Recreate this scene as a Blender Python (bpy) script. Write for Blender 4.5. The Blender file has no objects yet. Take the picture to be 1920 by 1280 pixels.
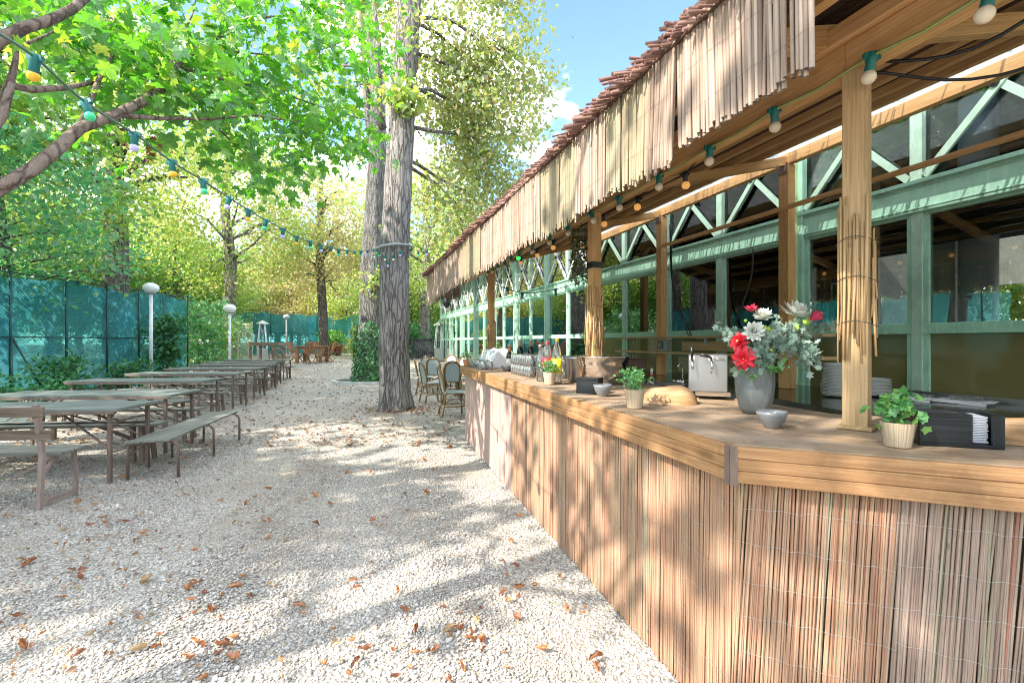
import bpy, math, random
import numpy as np
from mathutils import Vector, Matrix, Euler
R = math.radians
scene = bpy.context.scene
C = scene.collection

# ------------------------------------------------------------------ camera
CLOUD = 7.95  # cloud noise offset: clear patch in view, heavier unseen cover added for fill light
H0, FP = 1.42, 900.0            # eye height (m), focal length in pixels of the 1920 px wide photograph
cd = bpy.data.cameras.new('camera'); cam = bpy.data.objects.new('camera', cd); C.objects.link(cam)
cd.sensor_width = 36; cd.lens = FP / 1920 * 36; cd.clip_start = .05; cd.clip_end = 2000
cam.location = (0, 0, H0); cam.rotation_euler = (R(90), 0, 0)
scene.camera = cam

# ------------------------------------------------------------------ light
SUN_EL = 40.0
SUN_DIR = Vector((-.82, -.57, 0)).normalized()          # horizontal direction towards the sun
w = bpy.data.worlds.new('World'); scene.world = w; w.use_nodes = True
nt = w.node_tree; N = nt.nodes; L = nt.links
bg = N['Background']; bg.inputs['Strength'].default_value = .15
sky = N.new('ShaderNodeTexSky'); sky.sky_type = 'NISHITA'; sky.sun_disc = False
sky.sun_elevation = R(SUN_EL); sky.sun_rotation = math.atan2(SUN_DIR.x, SUN_DIR.y)
sky.air_density = 1.0; sky.dust_density = 0.6; sky.ozone_density = 1.2
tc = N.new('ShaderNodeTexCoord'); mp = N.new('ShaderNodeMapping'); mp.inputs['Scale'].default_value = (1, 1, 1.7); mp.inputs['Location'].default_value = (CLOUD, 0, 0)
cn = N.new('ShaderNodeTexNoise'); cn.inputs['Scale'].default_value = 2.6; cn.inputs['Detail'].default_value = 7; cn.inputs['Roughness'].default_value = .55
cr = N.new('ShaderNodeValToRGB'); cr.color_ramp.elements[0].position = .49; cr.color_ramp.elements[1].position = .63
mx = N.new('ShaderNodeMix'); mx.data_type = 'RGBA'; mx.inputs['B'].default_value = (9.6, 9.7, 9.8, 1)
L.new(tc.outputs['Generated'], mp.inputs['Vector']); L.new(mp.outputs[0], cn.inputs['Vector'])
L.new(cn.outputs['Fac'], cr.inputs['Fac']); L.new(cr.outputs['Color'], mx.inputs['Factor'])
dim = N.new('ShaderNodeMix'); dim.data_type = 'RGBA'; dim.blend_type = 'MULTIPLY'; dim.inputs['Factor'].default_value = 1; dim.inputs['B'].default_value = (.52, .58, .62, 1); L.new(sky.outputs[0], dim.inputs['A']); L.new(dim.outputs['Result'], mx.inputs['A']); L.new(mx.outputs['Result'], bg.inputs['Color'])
sd = bpy.data.lights.new('sun', 'SUN'); sd.energy = 2.1; sd.angle = R(.5); sd.color = (1, .93, .82)
sun = bpy.data.objects.new('sun', sd); C.objects.link(sun)
tosun = Vector((SUN_DIR.x * math.cos(R(SUN_EL)), SUN_DIR.y * math.cos(R(SUN_EL)), math.sin(R(SUN_EL))))
sun.rotation_euler = (-tosun).to_track_quat('-Z', 'Y').to_euler(); sun.location = (-8, -6, 9)
vs = scene.view_settings; vs.view_transform = 'Standard'; vs.look = 'None'; vs.exposure = 2.42; vs.gamma = 1
scene.cycles.max_bounces = 8; scene.cycles.transparent_max_bounces = 64
scene.cycles.diffuse_bounces = 4; scene.cycles.transmission_bounces = 6; scene.cycles.glossy_bounces = 3
scene.cycles.caustics_reflective = False; scene.cycles.caustics_refractive = False
scene.cycles.sample_clamp_indirect = 6
scene.cycles.use_denoising = True; scene.cycles.filter_width = 1.0; scene.cycles.denoising_prefilter = 'NONE'

# ------------------------------------------------------------------ helpers
def at(px, py, Y): return Vector(((px - 960) / FP * Y, Y, H0 - (py - 640) / FP * Y))   # where a line of sight meets depth Y

def gz(y):                                                            # the ground climbs a little beyond the tables
    f = min(1, max(0, (y - 18.2) / 5)); return .38 * f * f * (3 - 2 * f)

def tag(o, label=None, cat=None, group=None, kind=None):
    if label: o['label'] = label
    if cat: o['category'] = cat
    if group: o['group'] = group
    if kind: o['kind'] = kind
    return o

def thing(name, label, cat, loc=(0, 0, 0), rz=0, group=None):
    o = bpy.data.objects.new(name, None); C.objects.link(o); o.empty_display_size = .1
    o.location = (loc[0], loc[1], gz(loc[1])) if abs(loc[2]) < 1e-6 else loc; o.rotation_euler = (0, 0, rz)
    return tag(o, label, cat, group)

def dup(o, loc=None, rz=None, label=None, group=None, parent=None, scale=None):
    c = o.copy(); C.objects.link(c)
    if parent is not None: c.parent = parent
    if loc is not None: c.location = (loc[0], loc[1], gz(loc[1])) if abs(loc[2]) < 1e-6 else loc
    if rz is not None: c.rotation_euler = (0, 0, rz)
    if scale is not None: c.scale = (scale,) * 3 if not isinstance(scale, tuple) else scale
    if label: c['label'] = label
    if group: c['group'] = group
    for ch in KIDS.get(o.name, []):
        dup(ch, parent=c)
    return c
KIDS = {}

class MB:
    def __init__(s): s.v = []; s.f = []; s.uv = []; s.sm = []
    def face(s, idx, uv=None, smooth=False):
        s.f.append(idx); s.uv.append(uv if uv else [(0, 0)] * len(idx)); s.sm.append(smooth)
    def box(s, c, size, M=None, rz=0.0):
        c = Vector(c); hx, hy, hz = size[0] / 2, size[1] / 2, size[2] / 2
        if M is None: M = Matrix.Rotation(rz, 3, 'Z')
        b = len(s.v)
        for x in (-1, 1):
            for y in (-1, 1):
                for z in (-1, 1): s.v.append(c + M @ Vector((x * hx, y * hy, z * hz)))
        d = [2 * hx, 2 * hy, 2 * hz]; la = d.index(max(d)); ot = [i for i in range(3) if i != la]
        loc = [(x * hx, y * hy, z * hz) for x in (-1, 1) for y in (-1, 1) for z in (-1, 1)]
        off = random.random() * 50, random.random() * 50
        for q in ((0, 1, 3, 2), (4, 6, 7, 5), (0, 4, 5, 1), (2, 3, 7, 6), (0, 2, 6, 4), (1, 5, 7, 3)):
            uv = [(loc[i][la] + off[0], loc[i][ot[0]] + loc[i][ot[1]] + off[1]) for i in q]
            s.face([b + i for i in q], uv)
        return s
    def beam(s, p0, p1, wd, ht, up=(0, 0, 1), roll=0):
        p0, p1 = Vector(p0), Vector(p1); d = p1 - p0; ln = d.length; x = d / ln
        u = Vector(up)
        if abs(u.dot(x)) > .98: u = Vector((1, 0, 0))
        y = u.cross(x).normalized(); z = x.cross(y)
        M = Matrix((x, y, z)).transposed()
        if roll: M = M @ Matrix.Rotation(roll, 3, 'X')
        return s.box((p0 + p1) / 2, (ln, wd, ht), M)
    def tube(s, pts, r, n=8, cap=True, smooth=True):
        pts = [Vector(p) for p in pts]; k = len(pts)
        rr = r if isinstance(r, (list, tuple)) else [r] * k
        b = len(s.v); ref = None; ln = 0; off = random.random() * 50
        for i, p in enumerate(pts):
            t = (pts[min(i + 1, k - 1)] - pts[max(i - 1, 0)])
            t = t.normalized() if t.length > 1e-9 else Vector((0, 0, 1))
            if ref is None: ref = Vector((1, 0, 0)) if abs(t.x) < .9 else Vector((0, 1, 0))
            ref = (ref - t * ref.dot(t))
            ref = ref.normalized() if ref.length > 1e-6 else t.orthogonal().normalized()
            bi = t.cross(ref)
            for j in range(n):
                a = 2 * math.pi * j / n
                s.v.append(p + (ref * math.cos(a) + bi * math.sin(a)) * rr[i])
        for i in range(k - 1):
            l2 = ln + (pts[i + 1] - pts[i]).length
            for j in range(n):
                j2 = (j + 1) % n
                s.face([b + i * n + j, b + i * n + j2, b + (i + 1) * n + j2, b + (i + 1) * n + j],
                       [(ln + off, j / n * .1), (ln + off, (j + 1) / n * .1), (l2 + off, (j + 1) / n * .1), (l2 + off, j / n * .1)], smooth)
            ln = l2
        if cap:
            s.face([b + j for j in range(n)][::-1]); s.face([b + (k - 1) * n + j for j in range(n)])
        return s
    def lathe(s, prof, n=20, c=(0, 0, 0), smooth=True, sq=(1, 1)):
        c = Vector(c); b = len(s.v); k = len(prof)
        for r_, z in prof:
            for j in range(n):
                a = 2 * math.pi * j / n; s.v.append(c + Vector((r_ * math.cos(a) * sq[0], r_ * math.sin(a) * sq[1], z)))
        for i in range(k - 1):
            for j in range(n):
                j2 = (j + 1) % n
                s.face([b + i * n + j, b + i * n + j2, b + (i + 1) * n + j2, b + (i + 1) * n + j],
                       [(j / n, prof[i][1]), ((j + 1) / n, prof[i][1]), ((j + 1) / n, prof[i + 1][1]), (j / n, prof[i + 1][1])], smooth)
        if prof[0][0] > 1e-5: s.face([b + j for j in range(n)][::-1])
        if prof[-1][0] > 1e-5: s.face([b + (k - 1) * n + j for j in range(n)])
        return s
    def prism(s, poly, z0, z1):
        b = len(s.v); n = len(poly)
        for z in (z0, z1):
            for x, y in poly: s.v.append(Vector((x, y, z)))
        s.face([b + i for i in range(n)][::-1], [(poly[i][0], poly[i][1]) for i in range(n)][::-1]); s.face([b + n + i for i in range(n)], [(p[0], p[1]) for p in poly])
        for i in range(n):
            j = (i + 1) % n
            l = math.hypot(poly[j][0] - poly[i][0], poly[j][1] - poly[i][1])
            s.face([b + i, b + j, b + n + j, b + n + i], [(0, z0), (l, z0), (l, z1), (0, z1)])
        return s
    def quad(s, a, b_, c, d, uv=None, smooth=False):
        b = len(s.v); s.v += [Vector(a), Vector(b_), Vector(c), Vector(d)]; s.face([b, b + 1, b + 2, b + 3], uv, smooth); return s
    def tri_fan(s, pts, smooth=False):
        b = len(s.v); s.v += [Vector(p) for p in pts]
        for i in range(1, len(pts) - 1): s.face([b, b + i, b + i + 1], None, smooth)
        return s
    def ball(s, c, r, n=10, m=6, sc=(1, 1, 1)):
        prof = [(max(1e-6, r * math.sin(math.pi * i / m)), -r * math.cos(math.pi * i / m)) for i in range(m + 1)]
        b = len(s.v); s.lathe(prof, n)
        for i in range(b, len(s.v)):
            v = s.v[i]; s.v[i] = Vector(c) + Vector((v.x * sc[0], v.y * sc[1], v.z * sc[2]))
        return s
    def build(s, name, mat, parent=None, w=False, bevel=0, seg=1, smooth=None):
        me = bpy.data.meshes.new(name)
        off = Vector((0, 0, 0)); o = bpy.data.objects.new(name, me); C.objects.link(o)
        if w:
            if parent is not None:
                q = parent
                while q.parent is not None: q = q.parent
                off = Vector(q.location)
            else:
                xs = [v.x for v in s.v]; ys = [v.y for v in s.v]; zs = [v.z for v in s.v]
                off = Vector(((min(xs) + max(xs)) / 2, (min(ys) + max(ys)) / 2, min(zs))); o.location = off
        me.from_pydata([tuple(v - off) for v in s.v], [], s.f)
        ul = me.uv_layers.new(name='UVMap')
        ul.data.foreach_set('uv', np.array([c for f in s.uv for p in f for c in p], dtype=np.float32))
        me.polygons.foreach_set('use_smooth', np.array([smooth if smooth is not None else x for x in s.sm], dtype=bool))
        if mat: me.materials.append(mat)
        me.update()
        if parent is not None:
            o.parent = parent; KIDS.setdefault(parent.name, []).append(o)
        if bevel:
            m = o.modifiers.new('bevel', 'BEVEL'); m.width = bevel; m.segments = seg; m.limit_method = 'ANGLE'
        return o

def npmesh(name, V, F, mat, parent=None, loc=None, smooth=False):
    """V (n,3) array, F (m,k) array of equal sized faces"""
    me = bpy.data.meshes.new(name); n, (m, k) = len(V), F.shape
    me.vertices.add(n); me.vertices.foreach_set('co', V.astype(np.float32).ravel())
    me.loops.add(m * k); me.loops.foreach_set('vertex_index', F.astype(np.int32).ravel())
    me.polygons.add(m); me.polygons.foreach_set('loop_start', np.arange(0, m * k, k, dtype=np.int32))
    me.polygons.foreach_set('use_smooth', np.full(m, smooth))
    me.update(calc_edges=True); me.validate()
    if mat: me.materials.append(mat)
    o = bpy.data.objects.new(name, me); C.objects.link(o)
    if loc is not None: o.location = loc
    if parent is not None:
        o.parent = parent; KIDS.setdefault(parent.name, []).append(o)
    return o

QUADLEAF = (np.array([(0, 0, 0), (.36, .45, .09), (0, 1, -.04), (-.36, .45, .09)], float), np.array([[0, 1, 2, 3]]))
_ml = [(0, 0), (.12, -.06), (.3, -.04), (.27, .16), (.56, .2), (.46, .36), (.64, .58), (.36, .58), (.3, .66), (.17, .62), (.2, .84), (0, 1.08)]
_ml = _ml + [(-x, y) for x, y in _ml[-2:0:-1]]
MAPLE = (np.array([(0, .34, .0)] + [(x, y, -.34 * abs(x) ** 1.4 - .3 * max(0, y - .45) ** 1.3 + .05 * math.sin(x * 9 + y * 7)) for x, y in _ml], float),
         np.array([[0, i, i % len(_ml) + 1] for i in range(1, len(_ml) + 1)]))
LOBED = (np.array([(0, 0, 0), (.16, .2, .03), (.42, .3, .0), (.2, .5, .04), (.4, .72, 0), (.14, .75, .03), (0, 1, -.03), (-.14, .75, .03), (-.4, .72, 0), (-.2, .5, .04), (-.42, .3, 0), (-.16, .2, .03)], float),
         np.array([[0, 1, 10, 11], [1, 2, 3, 9], [1, 9, 10, 10], [3, 4, 5, 7], [3, 7, 8, 9], [5, 6, 7, 7]]))
LOBED = (LOBED[0], np.array([[0, 1, 11], [1, 2, 3], [9, 10, 11], [1, 3, 11], [3, 9, 11], [3, 4, 5], [7, 8, 9], [3, 5, 9], [5, 7, 9], [5, 6, 7]]))
def unit(a): return a / np.maximum(1e-9, np.linalg.norm(a, axis=-1, keepdims=True))
def leaves(name, P, size, rng, tmpl=QUADLEAF, mat=None, parent=None, loc=None, up=.8, droop=.4, jit=.35, nrm=None):
    n = len(P); T, F = tmpl
    nn = rng.normal(size=(n, 3)) + np.array([0, 0, up]) * 1.2 if nrm is None else nrm + rng.normal(size=(n, 3)) * .35
    nn = unit(nn)
    d = rng.normal(size=(n, 3)); d[:, 2] -= droop; d -= nn * (d * nn).sum(1, keepdims=True); d = unit(d)
    u = np.cross(d, nn); s = size * (1 + jit * (rng.random((n, 1)) * 2 - 1))
    V = P[:, None, :] + s[:, None, :] * (T[None, :, 0:1] * u[:, None, :] + T[None, :, 1:2] * d[:, None, :] + T[None, :, 2:3] * nn[:, None, :])
    FF = (F[None] + (np.arange(n) * len(T))[:, None, None]).reshape(-1, F.shape[1])
    if loc is not None: V = V - np.array(loc)
    return npmesh(name, V.reshape(-1, 3), FF, mat, parent)

# ------------------------------------------------------------------ materials
def mat(name, col=(.5, .5, .5), rough=.6, metal=0, spec=.5):
    m = bpy.data.materials.new(name); m.use_nodes = True
    b = m.node_tree.nodes['Principled BSDF']
    b.inputs['Base Color'].default_value = (*col, 1); b.inputs['Roughness'].default_value = rough
    b.inputs['Metallic'].default_value = metal; b.inputs['Specular IOR Level'].default_value = spec
    return m
class NT:
    def __init__(s, m): s.t = m.node_tree; s.n = s.t.nodes; s.l = s.t.links; s.b = s.n.get('Principled BSDF')
    def new(s, ty, **kw):
        x = s.n.new('ShaderNode' + ty)
        for k, v in kw.items():
            if k in x.inputs: x.inputs[k].default_value = v
            else: setattr(x, k, v)
        return x
    def ramp(s, stops, fac=None, interp='LINEAR'):
        x = s.n.new('ShaderNodeValToRGB'); e = x.color_ramp.elements; x.color_ramp.interpolation = interp
        while len(e) < len(stops): e.new(.5)
        for i, (p, c) in enumerate(stops):
            e[i].position = p; e[i].color = (*c, 1) if not isinstance(c, (int, float)) else (c, c, c, 1)
        if fac is not None: s.l.new(fac, x.inputs['Fac'])
        return x.outputs['Color']
    def mix(s, a, b, fac, mode='MIX'):
        x = s.n.new('ShaderNodeMix'); x.data_type = 'RGBA'; x.blend_type = mode
        for sock, val in (('A', a), ('B', b)):
            if isinstance(val, tuple): x.inputs[sock].default_value = (*val, 1)
            else: s.l.new(val, x.inputs[sock])
        if isinstance(fac, (int, float)): x.inputs['Factor'].default_value = fac
        else: s.l.new(fac, x.inputs['Factor'])
        return x.outputs['Result']
    def math(s, op, a, b=None):
        x = s.n.new('ShaderNodeMath'); x.operation = op
        for i, val in enumerate((a, b)):
            if val is None: continue
            if isinstance(val, (int, float)): x.inputs[i].default_value = val
            else: s.l.new(val, x.inputs[i])
        return x.outputs[0]
    def bump(s, h, strength=.4, dist=.01):
        x = s.new('Bump', Strength=strength, Distance=dist); s.l.new(h, x.inputs['Height']); s.l.new(x.outputs[0], s.b.inputs['Normal'])
    def coords(s, kind='Object', scale=(1, 1, 1), island=0):
        t = s.new('TexCoord'); m = s.new('Mapping'); m.inputs['Scale'].default_value = scale
        s.l.new(t.outputs[kind], m.inputs['Vector'])
        if island:
            g = s.new('NewGeometry'); c = s.new('CombineXYZ')
            for k, f in (('X', 37.), ('Y', 61.), ('Z', 83.)): s.l.new(s.math('MULTIPLY', g.outputs['Random Per Island'], f), c.inputs[k])
            s.l.new(c.outputs[0], m.inputs['Location'])
        return m.outputs[0]
    def noise(s, vec, scale=5, detail=4, rough=.55, dist=0):
        x = s.new('TexNoise', Scale=scale, Detail=detail, Roughness=rough, Distortion=dist); s.l.new(vec, x.inputs['Vector']); return x.outputs['Fac']
    def vor(s, vec, scale=5, feature='F1', out='Distance', rnd=1):
        x = s.new('TexVoronoi', feature=feature); x.inputs['Scale'].default_value = scale; x.inputs['Randomness'].default_value = rnd
        s.l.new(vec, x.inputs['Vector']); return x.outputs[out]
    def col(s, c): s.l.new(c, s.b.inputs['Base Color'])
    def island(s): return s.new('NewGeometry').outputs['Random Per Island']

def wood(name, a, b, knots=.6, rough=.65, grain=1.0, grey=None, stain=0, contrast=1.0):
    m = mat(name, a, rough, spec=.3); t = NT(m)
    v = t.coords('UV', (1.2, 26 * grain, 1), island=1)
    n1 = t.noise(v, 1.6, 5, .6, .6)
    c = t.ramp([(.36, tuple(x * .8 for x in b)), (.42, b), (.5, tuple((x + y) / 2 for x, y in zip(a, b))), (.62, a)], n1)
    v2 = t.coords('UV', (3, 110 * grain, 1), island=1)
    n2 = t.noise(v2, 1.5, 2)
    c = t.mix(c, tuple(x * .55 for x in b), t.math('MULTIPLY', t.ramp([(.46, 0.), (.66, 1.)], n2), .6 * contrast))
    if knots:
        v3 = t.coords('UV', (3.2, 11, 1), island=1)
        k = t.vor(v3, 1.0)
        c = t.mix(c, tuple(x * .35 for x in b), t.math('MULTIPLY', t.ramp([(.08, 1.), (.2, 0.)], k), knots))
    if grey:
        n3 = t.noise(t.coords('Object', (1, 1, 1)), 2.2, 5, .65)
        c = t.mix(c, grey, t.ramp([(.42, 0.), (.62, 1.)], n3))
    r_ = t.island()
    c = t.mix(c, tuple(x * .6 for x in b), t.math('MULTIPLY', r_, .45))
    if stain:
        n5 = t.noise(t.coords('Object', (1, 1, 1)), 5.5, 7, .7); c = t.mix(c, tuple(x * .38 for x in b), t.math('MULTIPLY', t.ramp([(.5, 0.), (.64, 1.)], n5), stain))
        vr = t.vor(t.coords('Object', (1, 1, 1)), 3.1); c = t.mix(c, tuple(x * .4 for x in b), t.math('MULTIPLY', t.ramp([(.135, 0.), (.145, 1.), (.16, .6), (.17, 0.)], vr), stain * .7))
    t.col(c); t.bump(n2, .25, .002)
    return m

def reedmat(name, stops, rough=.7, node=.5):
    m = mat(name, stops[0][1], rough, spec=.3); t = NT(m)
    c = t.ramp(stops, t.island())
    v = t.coords('UV', (3, 5, 1), island=1)
    n = t.noise(v, 1.5, 4, .6)
    c = t.mix(c, tuple(x * .45 for x in stops[0][1]), t.math('MULTIPLY', t.ramp([(.42, 0.), (.7, 1.)], n), node))
    v2 = t.coords('UV', (7, .2, 1), island=1)
    kn = t.vor(v2, 1.0)
    c = t.mix(c, tuple(x * .4 for x in stops[0][1]), t.math('MULTIPLY', t.ramp([(.05, 1.), (.1, 0.)], kn), .6))
    t.col(c); return m

def leafmat(name, stops, trans=.5, rough=.45, glossy=.08):
    m = bpy.data.materials.new(name); m.use_nodes = True; t = NT(m); t.n.remove(t.b)
    c = t.ramp(stops, t.island())
    d = t.new('BsdfDiffuse'); tr = t.new('BsdfTranslucent'); g = t.new('BsdfGlossy', Roughness=rough)
    t.l.new(c, d.inputs['Color'])
    hs = t.new('HueSaturation', Hue=.485, Saturation=1.1, Value=1.35); t.l.new(c, hs.inputs['Color']); t.l.new(hs.outputs[0], tr.inputs['Color'])
    g.inputs['Color'].default_value = (1, 1, 1, 1)
    m1 = t.new('MixShader'); m1.inputs[0].default_value = trans; t.l.new(d.outputs[0], m1.inputs[1]); t.l.new(tr.outputs[0], m1.inputs[2])
    m2 = t.new('MixShader'); m2.inputs[0].default_value = glossy; t.l.new(m1.outputs[0], m2.inputs[1]); t.l.new(g.outputs[0], m2.inputs[2])
    t.l.new(m2.outputs[0], t.n['Material Output'].inputs['Surface'])
    return m

def glassmat(name, tint=(.75, .85, .82), refl=1.0, rough=0.0, ior=1.5, glint_mix=0):
    m = bpy.data.materials.new(name); m.use_nodes = True; t = NT(m); t.n.remove(t.b)
    tr = t.new('BsdfTransparent'); tr.inputs['Color'].default_value = (*tint, 1); g = t.new('BsdfGlossy', Roughness=rough)
    g.inputs['Color'].default_value = (1, 1, 1, 1)
    fr = t.new('Fresnel', IOR=ior); f = t.math('MINIMUM', t.math('MULTIPLY', fr.outputs[0], refl), 1.0)
    mx_ = t.new('MixShader'); t.l.new(f, mx_.inputs[0]); t.l.new(tr.outputs[0], mx_.inputs[1]); t.l.new(g.outputs[0], mx_.inputs[2])
    if glint_mix:
        df = t.new('BsdfTranslucent'); df.inputs['Color'].default_value = (.9, .93, .94, 1); m3 = t.new('MixShader'); m3.inputs[0].default_value = glint_mix; t.l.new(mx_.outputs[0], m3.inputs[1]); t.l.new(df.outputs[0], m3.inputs[2]); mx_ = m3  # white mixed into the glass in place of refracted highlights
    t.l.new(mx_.outputs[0], t.n['Material Output'].inputs['Surface'])
    return m

def bark(name, a, b, scale=1.0, sc=(16, 16, 2.6)):
    m = mat(name, a, .9, spec=.15); t = NT(m)
    v = t.coords('Object', tuple(x * scale for x in sc))
    wv = t.new('TexNoise', Scale=.6, Detail=3); t.l.new(v, wv.inputs['Vector'])
    vm = t.new('VectorMath'); vm.operation = 'MULTIPLY_ADD'; t.l.new(wv.outputs['Color'], vm.inputs[0]); vm.inputs[1].default_value = (2.2, 2.2, 2.2); t.l.new(v, vm.inputs[2])
    n = t.noise(vm.outputs[0], .9, 8, .7, .3); vo = t.vor(vm.outputs[0], .8, 'DISTANCE_TO_EDGE')
    h = t.math('ADD', t.ramp([(.0, 0.), (.16, 1.)], vo), t.math('MULTIPLY', n, 1.3))
    c = t.mix(b, a, t.ramp([(.7, 0.), (1.0, .55), (1.75, 1.)], t.math('MULTIPLY', h, .8)))
    n2 = t.noise(t.coords('Object', (2.3, 2.3, .8)), 1.5, 4, .7)
    c = t.mix(c, tuple(min(1, x * 1.45 + .03) for x in a), t.math('MULTIPLY', t.ramp([(.45, 0.), (.68, 1.)], n2), .6))
    n3 = t.noise(t.coords('Object', (40, 40, 9)), 1.5, 4, .75)
    c = t.mix(c, b, t.math('MULTIPLY', t.ramp([(.52, 0.), (.7, 1.)], n3), .6))
    t.col(c); t.bump(t.math('ADD', h, t.math('MULTIPLY', n3, .5)), 1.0, .025)
    return m

def paint(name, col, rough=.5, var=.12, dirt=.3):
    m = mat(name, col, rough); t = NT(m)
    n = t.noise(t.coords('Object'), 3.5, 6, .65)
    c = t.mix(col, tuple(x * (1 - dirt) for x in col), t.ramp([(.45, 0.), (.75, 1.)], n))
    n2 = t.noise(t.coords('Object', (6, 6, 1.5)), 4, 4, .7)
    c = t.mix(c, tuple(min(1, x * (1 + var) + .02) for x in col), t.ramp([(.5, 0.), (.7, 1.)], n2))
    t.col(c)
    rn = t.ramp([(.3, rough * .8), (.7, min(1, rough * 1.2))], n); t.l.new(rn, t.b.inputs['Roughness'])
    return m

PINE = wood('fresh_pine', (.84, .52, .255), (.72, .40, .165), .5)
PINE_PALE = wood('pale_pine', (.72, .49, .27), (.57, .37, .19), .5)
BARTOP = wood('bar_top_wood', (.50, .35, .225), (.36, .235, .14), .6, grey=(.40, .31, .235), stain=.45)
FASCIA = wood('fascia_wood', (.56, .32, .155), (.42, .215, .095), .9, stain=.45)
TABLEW = wood('weathered_table_wood', (.27, .295, .265), (.165, .185, .165), .3, rough=.8, grey=(.25, .285, .26))
BENCHW = wood('bench_wood', (.33, .325, .275), (.2, .2, .168), .3, rough=.8)
TEAK = wood('teak', (.42, .23, .13), (.28, .14, .07), .2)
OLDWOOD = wood('old_wood', (.33, .25, .19), (.2, .15, .11), .5, rough=.85)
DARKWOOD = wood('dark_slat_wood', (.085, .095, .1), (.04, .045, .05), 0, rough=.8)
LOGWOOD = wood('carved_wood', (.58, .39, .23), (.42, .24, .11), .8, grain=.35)
GREEN = paint('sage_green_paint', (.35, .60, .46), .5)
GREENL = paint('pale_green_paint', (.39, .55, .44), .5)
YGREEN = paint('yellow_green_paint', (.5, .58, .3), .5)
OLIVE = paint('olive_panel', (.25, .23, .115), .3)
RUST = paint('rusty_brown_metal', (.17, .115, .09), .6, .3, .4)
RUSTP = paint('worn_pinkish_paint', (.31, .23, .2), .65, .3, .5)
GREYM = paint('grey_metal', (.30, .31, .32), .45)
DKGREEN = paint('dark_green_metal', (.012, .05, .05), .45)
WHITEM = paint('white_metal', (.72, .74, .76), .4)
STEEL = mat('stainless_steel', (.36, .36, .37), .36, 1); 
_t = NT(STEEL); _n = _t.noise(_t.coords('Object', (2, 2, 40)), 3, 3); _t.l.new(_t.ramp([(.3, .28), (.7, .45)], _n), _t.b.inputs['Roughness'])
CHROME = mat('polished_steel', (.78, .76, .74), .06, 1)
ALU = mat('dull_aluminium', (.52, .53, .54), .38, .8)
BLACKP = mat('black_plastic', (.012, .012, .013), .4)
BLACKW = wood('black_stained_wood', (.035, .04, .045), (.014, .017, .02), 0, rough=.35)
BLACKTOP = mat('dark_polished_counter', (.028, .027, .024), .12)
IRON = mat('dark_iron', (.03, .03, .032), .5, .5)
CERAMIC = paint('grey_ceramic', (.17, .175, .185), .3, .05, .1)
VASEM = paint('speckled_grey_vase', (.145, .16, .16), .5, .35, .35)
PLATE = mat('white_china', (.75, .75, .73), .2)
WHITECLOTH = paint('white_cloth', (.8, .8, .82), .9, .05, .06)
PAPER = mat('white_paper_napkin', (.48, .49, .55), .9)
GLASS = glassmat('window_glass', (.78, .84, .81), 3.0)
GLASST = glassmat('transom_glass', (.7, .76, .74), 1.3)
LINEN = mat('white_linen', (.75, .75, .78), .9)
GLASSG = glassmat('green_tinted_glass', (.35, .48, .46), 4.0)
LOWPANE = mat('tinted_lower_pane', (.17, .15, .06), .08)
DRINKGLASS = glassmat('drinking_glass', (.95, .97, .98), 3.0, .02, 1.5, glint_mix=.13)
BOTTLE = glassmat('clear_bottle', (.93, .96, .97), 2.5, .02, glint_mix=.12)
WINE = mat('dark_bottle_glass', (.012, .014, .008), .08)
CORK = mat('cream_capsule', (.55, .42, .3), .5)
LABELW = mat('white_label', (.78, .76, .74), .6)
YELLOW = mat('yellow_label', (.75, .58, .02), .5); YCAP = mat('yellow_cap', (.8, .62, .02), .35)
RED = mat('red_label', (.62, .02, .03), .45)
ROPE = mat('rope_weave', (.55, .43, .31), .9); _t = NT(ROPE)
_n = _t.noise(_t.coords('UV', (30, 1, 1)), 3, 3); _t.col(_t.mix((.60, .47, .33), (.27, .19, .12), _t.ramp([(.4, 0.), (.65, 1.)], _n)))
WICKER = mat('rattan_cane', (.23, .135, .05), .5); WEAVE = mat('pale_blue_weave', (.50, .57, .58), .7); _t = NT(WEAVE)
_ch = _t.new('TexChecker', Scale=60.0); _t.l.new(_t.coords('Object'), _ch.inputs['Vector']); _ch.inputs['Color1'].default_value = (.52, .58, .57, 1); _ch.inputs['Color2'].default_value = (.25, .33, .34, 1); _t.col(_ch.outputs['Color'])
CONCRETE = paint('pale_concrete', (.46, .46, .45), .9, .1, .3)
TERRA = paint('terracotta', (.5, .2, .1), .85)
CURTAIN = mat('dark_teal_curtain', (.012, .03, .03), .35)
INTER = paint('interior_wall', (.2, .19, .17), .8); INTERC = mat('interior_ceiling', (.8, .8, .84), .8); COLUMN = mat('lavender_column', (.72, .74, .95), .4); SHUTTER = mat('black_shutter', (.02, .025, .025), .4)
REEDF = reedmat('reddish_reed', [(0, (.32, .17, .11)), (.25, (.43, .245, .155)), (.5, (.36, .24, .16)), (.72, (.47, .31, .205)), (.86, (.40, .205, .125)), (.92, (.40, .33, .25)), (.985, (.34, .33, .19)), (1, (.40, .12, .07))], node=.4)
REEDP = reedmat('pinkish_grey_reed', [(0, (.44, .30, .26)), (.4, (.50, .37, .32)), (.7, (.42, .29, .25)), (1, (.52, .42, .36))], node=.3)
REEDG = reedmat('grey_brown_reed', [(0, (.25, .175, .14)), (.3, (.37, .265, .21)), (.55, (.29, .225, .185)), (.8, (.41, .295, .235)), (.93, (.25, .29, .19)), (1, (.38, .1, .07))], node=.4)
REEDV = reedmat('beige_reed', [(0, (.22, .15, .11)), (.3, (.44, .325, .25)), (.55, (.33, .235, .18)), (.8, (.5, .385, .31)), (1, (.29, .205, .155))], node=.35)
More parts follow.
